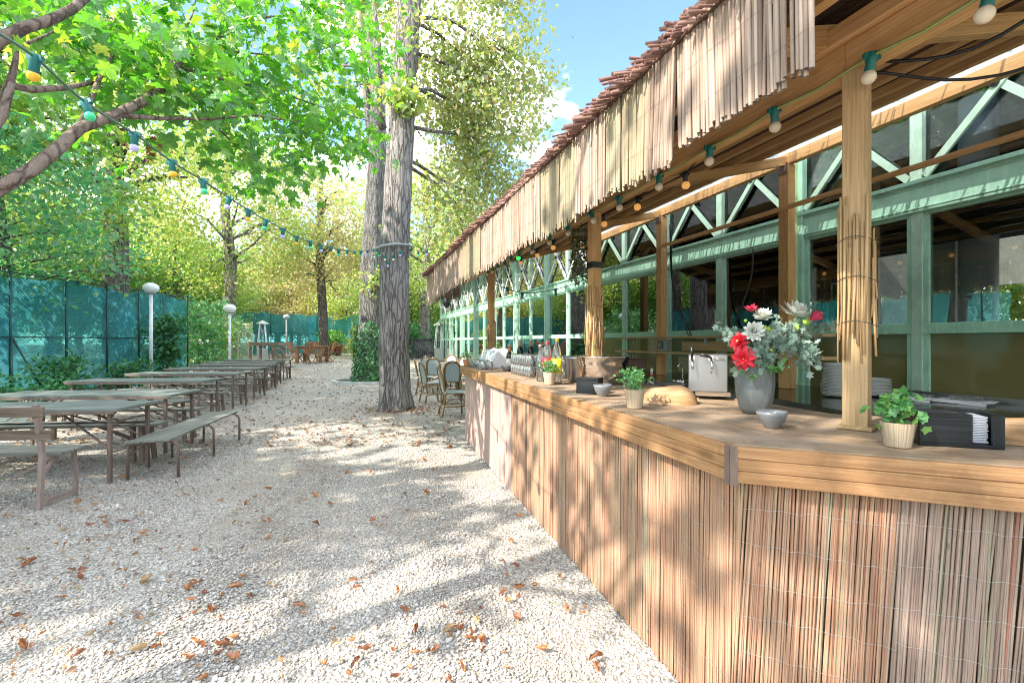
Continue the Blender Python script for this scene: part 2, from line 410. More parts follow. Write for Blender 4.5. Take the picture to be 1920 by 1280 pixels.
REEDO = reedmat('olive_reed', [(0, (.29, .24, .15)), (.5, (.36, .29, .19)), (1, (.32, .27, .19))], node=.35)
REEDB = reedmat('golden_reed', [(0, (.50, .31, .15)), (.5, (.60, .40, .2)), (1, (.55, .37, .21))], node=.3)
THATCH = reedmat('brown_brushwood', [(0, (.15, .075, .06)), (.4, (.25, .13, .1)), (.75, (.31, .18, .145)), (1, (.20, .11, .1))], node=.4)
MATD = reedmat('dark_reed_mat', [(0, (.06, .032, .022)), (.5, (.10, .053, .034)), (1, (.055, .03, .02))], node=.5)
WIREM = mat('galvanised_wire', (.55, .55, .54), .4, .7); WIRED = mat('dark_wire', (.08, .07, .06), .6)
CABLE = mat('green_cable', (.06, .14, .09), .5); CABLEL = mat('lime_cable', (.3, .36, .12), .5); SOCKET = mat('teal_socket', (.005, .14, .13), .4)
BULBC = {'yellow': mat('yellow_bulb', (.8, .47, .03), .25), 'green': mat('green_bulb', (.06, .62, .27), .25), 'blue': mat('lilac_bulb', (.52, .5, .8), .25),
         'white': mat('cream_bulb', (.78, .66, .52), .25)}
AMBER = mat('lit_amber_bulb', (.7, .35, .1), .2); _t = NT(AMBER); _t.b.inputs['Emission Color'].default_value = (1, .5, .14, 1); _t.b.inputs['Emission Strength'].default_value = .1
GLIT = mat('lit_green_bulb', (.02, .6, .1), .2); _t = NT(GLIT); _t.b.inputs['Emission Color'].default_value = (.03, .8, .12, 1); _t.b.inputs['Emission Strength'].default_value = .35
LAMPG = mat('white_lamp_globe', (.8, .8, .82), .3)

L_MAPLE = leafmat('maple_leaf', [(0, (.05, .22, .025)), (.35, (.085, .31, .035)), (.65, (.13, .38, .045)), (.9, (.21, .44, .06)), (1, (.36, .44, .07))], .62)
L_TEAL = leafmat('cool_green_leaf', [(0, (.06, .25, .11)), (.5, (.11, .34, .15)), (.85, (.17, .40, .15)), (1, (.28, .42, .1))], .6)
L_GREEN = leafmat('green_leaf', [(0, (.09, .23, .04)), (.5, (.17, .34, .06)), (.85, (.28, .42, .08)), (1, (.42, .43, .1))], .6)
L_YEL = leafmat('yellowing_chestnut_leaf', [(0, (.32, .36, .11)), (.35, (.44, .44, .16)), (.7, (.54, .49, .21)), (.9, (.54, .43, .2)), (1, (.47, .33, .17))], .64)
L_YG = leafmat('yellow_green_leaf', [(0, (.2, .34, .06)), (.4, (.33, .47, .10)), (.75, (.46, .53, .14)), (1, (.52, .48, .15))], .64)
L_OLIVE = leafmat('olive_brown_leaf', [(0, (.17, .26, .06)), (.4, (.28, .36, .10)), (.7, (.37, .41, .13)), (1, (.38, .31, .15))], .6)
L_IVY = leafmat('ivy_leaf', [(0, (.035, .13, .05)), (.5, (.065, .22, .08)), (1, (.12, .29, .1))], .3, .5, .03)
L_POT = leafmat('pot_plant_leaf', [(0, (.05, .22, .06)), (.4, (.1, .34, .09)), (.75, (.22, .45, .1)), (1, (.1, .35, .22))], .35)
L_DUSTY = leafmat('dusty_miller_leaf', [(0, (.2, .33, .26)), (.5, (.3, .43, .36)), (1, (.4, .5, .44))], .25)
L_DRY = [leafmat('dry_leaf_brown', [(0, (.25, .09, .035)), (1, (.33, .13, .05))], .2), leafmat('dry_leaf_orange', [(0, (.42, .15, .05)), (1, (.5, .22, .08))], .2),
         leafmat('dry_leaf_tan', [(0, (.42, .27, .13)), (1, (.5, .36, .18))], .2)]
BARK1 = bark('grey_brown_bark', (.27, .245, .23), (.115, .1, .092))
BARK2 = bark('grey_bark', (.2, .19, .18), (.09, .083, .077), 1.2)
BARKM = bark('smooth_maple_bark', (.25, .19, .15), (.12, .085, .07), 1.0, (9, 9, 5))
BARKD = bark('dark_bark', (.17, .145, .135), (.06, .05, .05))
FABRIC = bpy.data.materials.new('teal_windscreen'); FABRIC.use_nodes = True
t = NT(FABRIC); t.n.remove(t.b)
n_ = t.noise(t.coords('Object', (.35, .35, .5)), 1.5, 4, .6)
c_ = t.ramp([(.3, (.04, .26, .32)), (.55, (.09, .38, .44)), (.75, (.21, .53, .57))], n_)
d_ = t.new('BsdfDiffuse'); tl = t.new('BsdfTranslucent'); tp = t.new('BsdfTransparent'); tp.inputs['Color'].default_value = (.25, .75, .7, 1)
t.l.new(c_, d_.inputs['Color']); t.l.new(c_, tl.inputs['Color'])
m1 = t.new('MixShader'); m1.inputs[0].default_value = .4; t.l.new(d_.outputs[0], m1.inputs[1]); t.l.new(tl.outputs[0], m1.inputs[2])
m2 = t.new('MixShader'); m2.inputs[0].default_value = .25; t.l.new(m1.outputs[0], m2.inputs[1]); t.l.new(tp.outputs[0], m2.inputs[2])
t.l.new(m2.outputs[0], t.n['Material Output'].inputs['Surface'])

SHEET = bpy.data.materials.new('clear_corrugated_sheet'); SHEET.use_nodes = True
t = NT(SHEET); t.n.remove(t.b); tl = t.new('BsdfTranslucent'); tl.inputs['Color'].default_value = (.36, .39, .40, 1); tp = t.new('BsdfTransparent'); tp.inputs['Color'].default_value = (.9, .93, .93, 1); m1 = t.new('MixShader'); m1.inputs[0].default_value = .36
t.l.new(tl.outputs[0], m1.inputs[1]); t.l.new(tp.outputs[0], m1.inputs[2]); t.l.new(m1.outputs[0], t.n['Material Output'].inputs['Surface'])
# gravel: pale crushed stone, sandy wear, far litter tint
GRAVEL = mat('pale_gravel', (.5, .48, .45), .9, spec=.2); t = NT(GRAVEL)
v = t.coords('Object')
vc = t.vor(v, 62, 'F1', 'Color'); vd = t.vor(v, 62, 'F1', 'Distance')
sep = t.new('SeparateColor'); t.l.new(vc, sep.inputs[0])
c = t.ramp([(0, (.26, .232, .2)), (.25, (.42, .39, .345)), (.6, (.52, .49, .44)), (.9, (.59, .56, .505)), (1, (.50, .40, .28))], sep.outputs[0])
gap = t.ramp([(.35, 0.), (.75, 1.)], vd)
c = t.mix(c, (.2, .17, .14), t.math('MULTIPLY', gap, .75))
n1 = t.noise(v, .7, 6, .65)
c = t.mix(c, (.36, .31, .255), t.math('MULTIPLY', t.ramp([(.47, 0.), (.62, 1.)], n1), .7))
n2 = t.noise(v, 9, 4, .7)
c = t.mix(c, (.25, .19, .14), t.math('MULTIPLY', t.ramp([(.6, 0.), (.75, 1.)], n2), .35))
t.col(c); t.bump(t.math('SUBTRACT', 1.0, vd), .8, .012)
PEBBLE = mat('pebble', (.5, .48, .45), .85, spec=.2); t = NT(PEBBLE)
c = t.ramp([(0, (.22, .2, .18)), (.2, (.40, .375, .34)), (.55, (.53, .50, .455)), (.85, (.63, .60, .55)), (.95, (.53, .41, .30)), (1, (.36, .27, .2))], t.island())
n1 = t.noise(t.coords('Object'), 90, 3); c = t.mix(c, (.34, .31, .28), t.math('MULTIPLY', t.ramp([(.5, 0.), (.7, 1.)], n1), .5)); n4 = t.noise(t.coords('Object'), .7, 6, .65); c = t.mix(c, (.34, .29, .235), t.math('MULTIPLY', t.ramp([(.47, 0.), (.62, 1.)], n4), .55)); t.col(c)
SOIL = mat('leafy_soil', (.12, .085, .055), .95); t = NT(SOIL)
n1 = t.noise(t.coords('Object'), 3, 6, .7); t.col(t.ramp([(.3, (.06, .045, .03)), (.55, (.16, .11, .06)), (.7, (.10, .14, .05))], n1))

# ------------------------------------------------------------------ ground
rng = np.random.default_rng(7); random.seed(7)
def ground_mesh():
    nx, ny = 110, 110
    xs = np.concatenate([np.linspace(-120, -14, 20), np.linspace(-12.5, 7, 70), np.linspace(8, 120, 20)])
    ys = np.concatenate([np.linspace(-60, -3, 14), np.linspace(-2, 26, 76), np.linspace(28, 260, 20)])
    X, Y = np.meshgrid(xs, ys)
    Z = .012 * np.sin(X * 2.1 + Y * .9) * np.sin(Y * 1.3 - X * .6) + .008 * np.sin(X * 5 + 1.2 * Y)
    near = np.exp(-((Y / 30) ** 2))
    G_ = np.vectorize(gz)(Y)
    V = np.stack([X, Y, Z * near - .012 + G_], -1).reshape(-1, 3)
    n, m = len(ys), len(xs)
    F = np.array([[i * m + j, i * m + j + 1, (i + 1) * m + j + 1, (i + 1) * m + j] for i in range(n - 1) for j in range(m - 1)])
    return npmesh('gravel_ground', V, F, GRAVEL, smooth=True)
g = ground_mesh(); g['kind'] = 'structure'
s = MB(); s.quad((-140, -60, .004), (-11.9, -60, .004), (-11.9, 30, .004), (-140, 30, .004))
o = s.build('soil_bed', SOIL, w=True); o['kind'] = 'structure'
s = MB(); s.quad((-140, 38, .386), (60, 45, .386), (60, 250, .386), (-140, 250, .386)); o = s.build('park_ground', SOIL, w=True); o['kind'] = 'structure'

def front_x(Y): return .756 - .2755 * (Y - 1.64)          # x of the counter's front
def pebbles():
    ph = (1 + 5 ** .5) / 2
    ico = unit(np.array([(-1, ph, 0), (1, ph, 0), (-1, -ph, 0), (1, -ph, 0), (0, -1, ph), (0, 1, ph), (0, -1, -ph), (0, 1, -ph), (ph, 0, -1), (ph, 0, 1), (-ph, 0, -1), (-ph, 0, 1)], float))
    F = np.array([(0, 11, 5), (0, 5, 1), (0, 1, 7), (0, 7, 10), (0, 10, 11), (1, 5, 9), (5, 11, 4), (11, 10, 2), (10, 7, 6), (7, 1, 8), (3, 9, 4), (3, 4, 2), (3, 2, 6), (3, 6, 8), (3, 8, 9), (4, 9, 5), (2, 4, 11), (6, 2, 10), (8, 6, 7), (9, 8, 1)])
    P = []
    for y0, y1, dens in ((1.5, 3.2, 5200), (3.2, 5.0, 3000), (5.0, 7.5, 1300)):
        x0 = -1.12 * y1; n = int((y1 - y0) * (1.1 - x0) * dens)
        p = np.stack([rng.uniform(x0, 1.1, n), rng.uniform(y0, y1, n)], -1)
        keep = (p[:, 0] > -1.1 * p[:, 1]) & (p[:, 0] < front_x(p[:, 1]) + .06)
        wv_ = np.sin(p[:, 0] * 1.7 + 2 * np.sin(p[:, 1] * .9)) + np.sin(p[:, 1] * 2.3 + 1.5 * np.sin(p[:, 0] * 1.3)) + .5 * np.sin(p[:, 0] * 6.1 + p[:, 1] * 4.3) + rng.normal(0, .25, n)
        keep &= (wv_ < 1.15) | (rng.random(n) < .22)
        P.append(p[keep])
    P = np.concatenate(P); n = len(P)
    r = rng.uniform(.0032, .0085, n) * np.where(rng.random(n) < .07, 1.75, 1)
    sc = np.stack([r * rng.uniform(.9, 1.5, n), r * rng.uniform(.7, 1.1, n), r * rng.uniform(.45, .8, n)], -1)
    z = .012 * np.sin(P[:, 0] * 2.1 + P[:, 1] * .9) * np.sin(P[:, 1] * 1.3 - P[:, 0] * .6) + .008 * np.sin(P[:, 0] * 5 + 1.2 * P[:, 1])
    z = z * np.exp(-((P[:, 1] / 30) ** 2)) - .012
    a, b = rng.uniform(0, 6.28, n), rng.normal(0, .35, n)
    V = ico[None] * sc[:, None, :] * (1 + rng.normal(0, .12, (n, 12, 1)))
    cb, sb = np.cos(b)[:, None], np.sin(b)[:, None]
    x, zz = V[..., 0] * cb - V[..., 2] * sb, V[..., 0] * sb + V[..., 2] * cb
    ca, sa = np.cos(a)[:, None], np.sin(a)[:, None]
    V = np.stack([x * ca - V[..., 1] * sa, x * sa + V[..., 1] * ca, zz], -1) + np.stack([P[:, 0], P[:, 1], z + r * .35], -1)[:, None, :]
    FF = (F[None] + (np.arange(n) * 12)[:, None, None]).reshape(-1, 3)
    o = npmesh('gravel_stones', V.reshape(-1, 3), FF, PEBBLE, smooth=True); o['kind'] = 'stuff'
    tag(o, 'loose pale crushed stones covering the path beside the bar', 'gravel')
pebbles()

# ------------------------------------------------------------------ bar counter
BT = 1.07
P_far = Vector((front_x(7.05), 7.05)); P_cor = Vector((.756, 1.64)); P_end = Vector((3.3, .54))
u1 = (P_far - P_cor).normalized(); u2 = (P_end - P_cor).normalized()
n1_ = Vector((-u1.y, u1.x)); n1_ = n1_ if n1_.x < 0 else -n1_          # outward normals
n2_ = Vector((u2.y, -u2.x)); n2_ = n2_ if n2_.y < 0 else -n2_
B_in = Vector((1.555, 2.33)); B_far = P_far - n1_ * .95; B_end = P_end - n2_ * .95
bar = thing('bar_counter', 'long angled outdoor bar with reed screen front and thick wooden top', 'bar counter', (1.0, 2.3, 0))
# countertop of planks laid along each run
s = MB()
def planks(a, b, c, d, k, z0, z1):
    for i in range(k):
        f0, f1 = i / k, (i + 1) / k
        p = [a.lerp(d, f0), b.lerp(c, f0), b.lerp(c, f1), a.lerp(d, f1)]
        g_ = .0022
        m = sum(p, Vector((0, 0))) / 4
        e = (d - a).normalized() * g_
        q = [p[0] + e, p[1] + e, p[2] - e, p[3] - e]
        bb = len(s.v); zz = z1 - random.random() * .0015
        for z in (z0, zz):
            for v_ in q: s.v.append(Vector((v_.x, v_.y, z)))
        L_ = (p[1] - p[0]).length; W_ = (p[3] - p[0]).length; of = random.random() * 40
        uv = [(of, of), (of + L_, of), (of + L_, of + W_), (of, of + W_)]
        s.face([bb + 4, bb + 5, bb + 6, bb + 7], uv); s.face([bb + 3, bb + 2, bb + 1, bb])
        for i2 in range(4):
            j2 = (i2 + 1) % 4; s.face([bb + i2, bb + j2, bb + 4 + j2, bb + 4 + i2])
planks(P_cor, P_far, B_far, B_in, 7, BT - .035, BT); planks(P_end, P_cor, B_in, B_end, 7, BT - .035, BT)
s.build('countertop', BARTOP, bar, w=True)
# three stacked fascia boards on each run
for i in range(3):
    z = BT - .003 - .041 * i - .0195
    for a, b, nn, dz in ((P_cor, P_far, n1_, 0), (P_cor, P_end, n2_, -.0007)):
        s = MB(); o_ = nn * .012; q = (b - a).normalized()
        segs = 3 if b is P_far else 1
        s.beam((a.x + o_.x - q.x * .0105, a.y + o_.y - q.y * .0105, z + dz), (b.x + o_.x, b.y + o_.y, z + dz), .022, .0395)
        s.build('fascia_board', FASCIA, bar, w=True, bevel=.002)
s = MB(); m_ = (n1_ + n2_).normalized()
for nn, q in ((n1_, u1), (n2_, u2)):
    c_ = P_cor + nn * .0250 + q * .0005
    s.beam((c_.x, c_.y, BT - .002), (c_.x, c_.y, BT - .135), .024, .003, up=(nn.x, nn.y, 0))
s.build('corner_bracket', RUST, bar, w=True)
def reed_screen(name, a, b, z0, z1, spacing, r, mt, parent, lean=0.0, n=6, droopy=.0, skip=0, wob=.004, lenj=.01, out=None, wire=None, wires=(), wmat=None, seg=6):
    """upright reeds side by side from a to b (2-D), tied by wires; returns the mesh object"""
    a, b = Vector(a), Vector(b); d = b - a; ln = d.length; d = d / ln
    nn = out; s = MB(); x = -r; lay = 0
    while True:
        if x >= ln:
            if lay: break
            lay = 1; x = 0; spacing *= 1.25
        rr = r * random.uniform(.8, 1.15)
        x += rr * 2 * spacing
        if random.random() < skip: continue
        p = a + d * x; ph = random.random() * 6; jt = random.gauss(0, wob); l0 = z0 + random.uniform(-lenj, lenj) - droopy * abs(random.gauss(0, 1)); tl = lean + random.gauss(0, .0025)
        dep = random.uniform(-.5, .5) * rr - lay * r * 1.5
        pts = []
        for k in range(seg):
            f = k / (seg - 1); z = z1 + (l0 - z1) * f
            off = tl * (z1 - z) + jt * math.sin(ph + 2.6 * f)
            oo = dep + wob * .6 * math.sin(ph * 2 + 3 * f)
            pts.append((p.x + d.x * off + nn.x * oo, p.y + d.y * off + nn.y * oo, z))
        s.tube(pts, [rr, rr, rr * .98, rr * .95, rr * .92, rr * .9][:seg], n, cap=False)
    o = s.build(name, mt, parent, w=True)
    if wires:
        s = MB()
        for wz in wires:
            pts = []; k = int(ln / (.028 if wmat is WIREM else .05)); ph = random.random() * 9
            for i in range(k + 1):
                p = a + d * (ln * i / k) + nn * (r * 1.25 + .0015)
                pts.append((p.x, p.y, wz + .008 * math.sin(i * .22 + ph) + .0035 * math.sin(i * 1.9 + ph) + random.gauss(0, .0012)))
            s.tube(pts, .0006, 4, cap=False)
        s.build('tie_wire', wmat, o, w=True)
    return o
def seg_pts(a, q, s0, s1, nn, off): return (a + q * s0 - nn * off, a + q * s1 - nn * off)
Lf = (P_far - P_cor).length; Le = (P_end - P_cor).length
wz_ = [.09 + .125 * i for i in range(7)]
BO = .045
s = MB()
for a, b, nn in ((P_cor, P_far, n1_), (P_cor, P_end, n2_)):
    q = (b - a).normalized(); a2 = a - nn * (BO + .035); b2 = b - nn * (BO + .035)
    s.beam((a2.x + q.x * .02, a2.y + q.y * .02, .48), (b2.x, b2.y, .48), .02, .9)
bp = P_far - u1 * .09 - n1_ * .1; s.beam((bp.x, bp.y, .48), (B_far.x, B_far.y, .48), .02, .9)
back_a = B_far - u1 * .1; s.beam((back_a.x, back_a.y, .5), (B_in.x, B_in.y, .5), .03, .95); s.beam((B_in.x + .02, B_in.y, .5), (B_end.x, B_end.y, .5), .03, .95)
s.build('frame', mat('dark_green_board', (.13, .1, .05), .8), bar, w=True)
reed_screen('reed_screen', *seg_pts(P_cor, u1, .02, 2.52, n1_, BO), .0, .948, .82, .0037, REEDF, bar, .018, out=n1_, wires=wz_, wmat=WIREM, skip=.012)
reed_screen('reed_screen', *seg_pts(P_cor, u1, 2.56, 3.0, n1_, BO), .0, .948, .82, .0046, REEDF, bar, .0, out=n1_, wires=wz_, wmat=WIREM)
reed_screen('reed_screen', *seg_pts(P_cor, u1, 3.02, Lf - .04, n1_, BO), .0, .948, .82, .0048, REEDP, bar, .0, out=n1_, wires=wz_[1::2], wmat=WIREM)
reed_screen('reed_screen', *seg_pts(P_cor, u2, .03, .46, n2_, BO), .0, .948, .82, .0037, REEDF, bar, -.05, out=n2_, wires=wz_, wmat=WIREM, skip=.012)
reed_screen('reed_screen', *seg_pts(P_cor, u2, .46, Le - .1, n2_, BO), .0, .948, .82, .0037, REEDG, bar, -.06, out=n2_, wires=[z + .012 for z in wz_], wmat=WIREM, skip=.02)
# dark line where two screens meet
q = P_cor + u1 * 2.54 + n1_ * (-BO + .004); s = MB(); s.beam((q.x, q.y, 0), (q.x, q.y, .945), .03, .012, up=(n1_.x, n1_.y, 0)); s.build('joint_post', OLDWOOD, bar, w=True)

# ------------------------------------------------------------------ thatched canopy
def beamline(Y): return Vector((1.386 - .325 * (Y - 1.93), Y))
ud = Vector((-.325, 1)).normalized(); un = Vector((-ud.y, ud.x))      # along the beam, outward
un = un if un.x < 0 else -un
def cp(sv, off, z):                                                     # sv metres along from post 1, off outward
    p = Vector((1.386, 1.93)) + ud * sv + un * off; return Vector((p.x, p.y, z))
canopy = thing('thatched_canopy', 'timber bar canopy with brushwood roof, hanging reed valance and posts on the counter', 'canopy', (1.386, 1.93, BT))
S0, S1 = -2.6, 7.6
def roof_z(off): return 2.80 - .255 * (off)                             # underside of the reed mat; off is outward
POSTS = [0.0, 2.23, 5.49]
for i, sv in enumerate(POSTS):
    p = cp(sv, 0, 0); s = MB()
    rz = R(45 - 0) if i == 0 else R(20)
    s.box((p.x, p.y, (BT + .012 + 2.50) / 2), (.085, .085, 2.50 - BT - .012), rz=rz)
    post = s.build('post', PINE_PALE if i == 0 else PINE, canopy, w=True, bevel=.003)
    s = MB(); s.box((p.x, p.y, BT + .008), (.12, .12, .016), rz=rz); s.build('foot_plate', PINE_PALE, post, w=True, bevel=.004)
    # loose reeds tied round the post
    s = MB(); zt = (2.0, 1.90, 1.75)[i]; zb = (1.33, 1.22, 1.16)[i]; hw = .047
    faces = (((-1, 0), 12), ((0, -1), 8), ((0, 1), 5), ((1, 0), 4)) if i == 0 else (((-1, 0), 12), ((0, -1), 12), ((1, 0), 9), ((0, 1), 9))
    for (fx, fy), k in faces:
        for j in range(k):
            t_ = -hw + 2 * hw * (j + .5) / k + random.gauss(0, .003)
            if i == 0 and (fx, fy) == (0, -1): t_ = hw * (.1 + .9 * (j + .5) / k)
            rr = random.uniform(.0035, .0058); o_ = hw + rr + random.random() * .004
            x, y = (fx * o_, t_) if fx else (t_, fy * o_)
            M = Matrix.Rotation(rz, 2); v_ = M @ Vector((x, y)); tl = random.gauss(.0, .012)
            a = zt - (random.random() ** 2) * .28 if (fx, fy) != (0, -1) or i else zt - .12 - random.random() * .25
            b = zb + (random.random() ** 1.5) * .3
            s.tube([(p.x + v_.x, p.y + v_.y, a), (p.x + v_.x + tl * .4, p.y + v_.y + tl * .3, (a + b) / 2), (p.x + v_.x + tl, p.y + v_.y, b)], rr, 5)
    rd = s.build('reed_wrap', REEDB, post, w=True)
    s = MB()
    for wz in (zt - .18, (zt + zb) / 2, zb + .16):
        s.tube([(p.x + .072 * math.cos(a), p.y + .072 * math.sin(a), wz + .012 * math.sin(a * 2)) for a in [R(360 * k / 14) for k in range(15)]], .0016, 4, cap=False)
    s.build('tie_wire', WIRED, post, w=True)
p = cp(POSTS[1], 0, 0); s = MB(); s.box((p.x, p.y, 2.06), (.1, .1, .05), rz=R(20)); s.build('black_strap', BLACKP, canopy, w=True)
# front beam, in lengths that meet over the posts
for a, b in ((S0, .02), (.022, POSTS[1]), (POSTS[1] + .002, POSTS[2]), (POSTS[2] + .002, S1 - .1)):
    s = MB(); s.beam(cp(a, 0, 2.56), cp(b, 0, 2.56), .08, .12); s.build('front_beam', PINE, canopy, w=True, bevel=.004)
s = MB(); s.beam(cp(S0, .045, 2.66), cp(S1 - .1, .045, 2.66), .05, .078); s.build('wall_plate', PINE, canopy, w=True, bevel=.003)
# inner posts and beam close to the pavilion
INNER = -2.34
for k, (sv, zb) in enumerate(((2.45, .935), (4.6, .935), (.35, .935), (6.68, 0.0))):
    if k == 2: continue
    p = cp(sv, INNER, 0); s = MB(); s.box((p.x, p.y, (zb + 3.24) / 2), (.12, .1, 3.24 - zb), rz=math.atan2(ud.y, ud.x)); ip = s.build('inner_post', PINE, canopy, w=True, bevel=.003)
    s = MB(); s.box((p.x + un.x * .055, p.y + un.y * .055, 3.2), (.11, .012, .11), rz=math.atan2(ud.y, ud.x)); s.build('rusty_plate', RUST, ip, w=True)
s = MB(); s.beam(cp(S0, INNER, 3.30), cp(S1 - .3, INNER, 3.30), .07, .11); s.build('inner_beam', PINE, canopy, w=True, bevel=.003)
s = MB(); s.beam(cp(S0, INNER + .065, 2.79), cp(4.6, INNER + .065, 2.79), .025, .045); s.build('batten_rail', PINE, canopy, w=True, bevel=.002)
# rafters and battens
rs = [-2.0, .1, 2.45, 4.6, 6.75]
def rp(sv, off, dz): return cp(sv, off, roof_z(off) + dz)
for sv in rs:
    s = MB(); s.beam(rp(sv, .62, -.105), rp(sv, -2.36, -.105), .06, .09); s.build('rafter', PINE, canopy, w=True, bevel=.003)
for off in (.55, .24, -.2, -.56, -.92, -1.28, -1.64, -1.96):
    s = MB(); s.beam(rp(S0, off, -.03), rp(S1, off, -.03), .05, .058); s.build('batten', PINE, canopy, w=True, bevel=.002)
# dark reed ceiling mat
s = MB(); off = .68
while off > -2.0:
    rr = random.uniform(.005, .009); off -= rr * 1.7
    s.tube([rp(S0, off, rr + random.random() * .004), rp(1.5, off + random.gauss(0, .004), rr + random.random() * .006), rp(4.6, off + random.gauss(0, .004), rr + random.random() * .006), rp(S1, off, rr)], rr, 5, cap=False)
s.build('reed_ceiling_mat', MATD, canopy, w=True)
# brushwood thatch: a solid core plus courses of twigs whose ends stick out at the eave
s = MB()
for a, b in (((.62), (-1.98)),):
    p = [rp(S0, a, .03), rp(S1 - .08, a, .03), rp(S1 - .08, b, .03), rp(S0, b, .03)]
    q_ = [v + Vector((0, 0, .1)) for v in p]
    s.quad(p[3], p[2], p[1], p[0]); s.quad(*q_)
    for i in range(4): s.quad(p[i], p[(i + 1) % 4], q_[(i + 1) % 4], q_[i])
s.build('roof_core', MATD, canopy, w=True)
s = MB()
for course in range(7):
    sv = S0
    while sv < S1 + .05:
        rr = random.uniform(.005, .0115); sv += rr * random.uniform(1.6, 2.6)
        tip = .70 + .07 * math.sin(sv * 1.9) * .5 + random.gauss(0, .035) - course * .028 + (.05 if random.random() < .06 else 0)
        z = .022 + course * .021 + random.gauss(0, .006)
        a = rp(sv + random.gauss(0, .012), tip, z); b = rp(sv + random.gauss(0, .05), tip - random.uniform(.3, .55), z + random.gauss(0.004, .008))
        s.tube([a, b], [rr, rr * .8], 5, cap=True)
for k in range(2600):                                                    # thatch laid up the slope
    sv = random.uniform(S0, S1); off = random.uniform(-1.75, .55); rr = random.uniform(.005, .011)
    a = rp(sv, off, .15 + random.random() * .03); b = rp(sv + random.gauss(0, .06), off - random.uniform(.3, .6), .155 + random.random() * .03)
    s.tube([a, b], rr, 4, cap=True)
for k in range(330):                                                     # far end of the roof
    off = random.uniform(-1.98, .6); rr = random.uniform(.005, .011); z = random.uniform(.02, .17)
    s.tube([rp(S1 + random.gauss(.03, .03), off, z), rp(S1 - .4, off + random.gauss(0, .05), z)], rr, 5)
s.build('brushwood_thatch', THATCH, canopy, w=True)
s = MB(); nk = 150
for i in range(nk):
    a_, b_ = S0 + (S1 - S0) * i / nk, S0 + (S1 - S0) * (i + 1) / nk
    za, zb = .012 + .012 * math.sin(i * 1.9), .012 + .012 * math.sin((i + 1) * 1.9)
    s.quad(rp(a_, -1.93, za), rp(b_, -1.93, zb), rp(b_, -2.86, zb), rp(a_, -2.86, za), None, True)
s.build('clear_sheet', SHEET, canopy, w=True)
# valance: hanging reed panels along the eave, each a piece of its own
vp = [(-.346, .25, 2.22, REEDV, -.02, .0105, .006), (.26, .44, 2.17, REEDV, .05, .0098, .012), (.45, .84, 2.19, REEDO, .01, .0095, .01), (.85, 1.19, 2.18, REEDV, .02, .0085, .01),
      (1.2, 1.78, 2.17, REEDO, .02, .008, .012), (1.79, 2.6, 2.2, REEDV, .01, .0075, .02), (2.6, 3.5, 2.19, REEDV, .03, .0075, .02), (3.5, 4.4, 2.2, REEDO, .02, .0075, .025), (4.4, 5.6, 2.21, REEDV, .03, .0075, .03), (5.6, 6.6, 2.22, REEDV, .04, .0075, .04), (6.6, S1 - .02, 2.2, REEDV, .05, .008, .05)]
for k, (a, b, zb, mt, ln_, r_, lj) in enumerate(vp):
    pa, pb = cp(a, .655 + (k % 2) * .012, 0).to_2d(), cp(b, .655 + (k % 2) * .012, 0).to_2d()
    reed_screen('valance_panel', pa, pb, zb, roof_z(.655) + .05, .87, r_ * .78, mt, canopy, ln_, n=6, wob=.0035, lenj=lj * 2.2, out=un, wires=(zb + .1, zb + .27, zb + .42), wmat=WIRED, droopy=lj * .6, skip=.03)
pa, pb = cp(S1 - .01, .66, 0).to_2d(), cp(S1 - .01, .05, 0).to_2d()
reed_screen('valance_panel', pa, pb, 2.25, roof_z(.1) + .02, .95, .006, REEDV, canopy, .03, wob=.008, lenj=.06, out=ud, wires=(2.35, 2.55), wmat=WIRED, droopy=.05)
s = MB(); s.beam(cp(-.6, .625, roof_z(.64) - .03), cp(S1, .625, roof_z(.64) - .03), .03, .05); s.build('eave_board', PINE, canopy, w=True, bevel=.002)

# ------------------------------------------------------------------ pavilion facade
F0 = Vector((3.95, 3.7)); fd = Vector((-.326, .945)).normalized(); fn = Vector((-.945, -.326)).normalized()
def fp(sv, z, off=0): p = F0 + fd * sv + fn * off; return Vector((p.x, p.y, z))
BAY = 2.44; K0, K1 = -3, 10
SB = lambda k: -.5 + BAY * k
pav = thing('pavilion', 'sage green glazed pavilion with crossed timber transoms behind the bar', 'pavilion', (3.95, 3.7, 0))
Z_SILL, Z_R0, Z_R1, Z_T0, Z_T1, Z_TOP = .96, 1.49, 1.585, 2.59, 2.87, 4.08
def fbox(s, s0, s1, z0, z1, o0, o1):
    a, b = fp((s0 + s1) / 2, (z0 + z1) / 2, (o0 + o1) / 2), None
    M = Matrix(((fd.x, fn.x, 0), (fd.y, fn.y, 0), (0, 0, 1)))
    s.box(a, (abs(s1 - s0), abs(o1 - o0), abs(z1 - z0)), M)
Sa, Sb = SB(K0), SB(K1)
s = MB(); fbox(s, Sa, Sb, Z_T0, Z_T1, -.02, .045); fbox(s, Sa, Sb, Z_T1 - .025, Z_T1 + .012, -.02, .075); fbox(s, Sa, Sb, Z_T0 + .03, Z_T0 + .045, 0, .055); fbox(s, Sa, Sb, Z_T1 - .06, Z_T1 - .05, 0, .052)
s.build('transom_beam', GREEN, pav, w=True, bevel=.003)
s = MB(); fbox(s, Sa, Sb, Z_TOP, Z_TOP + .16, -.05, .05); s.build('top_beam', GREEN, pav, w=True, bevel=.003)
s = MB(); fbox(s, Sa, Sb, 0, .35, -.03, .05); s.build('plinth', GREEN, pav, w=True)
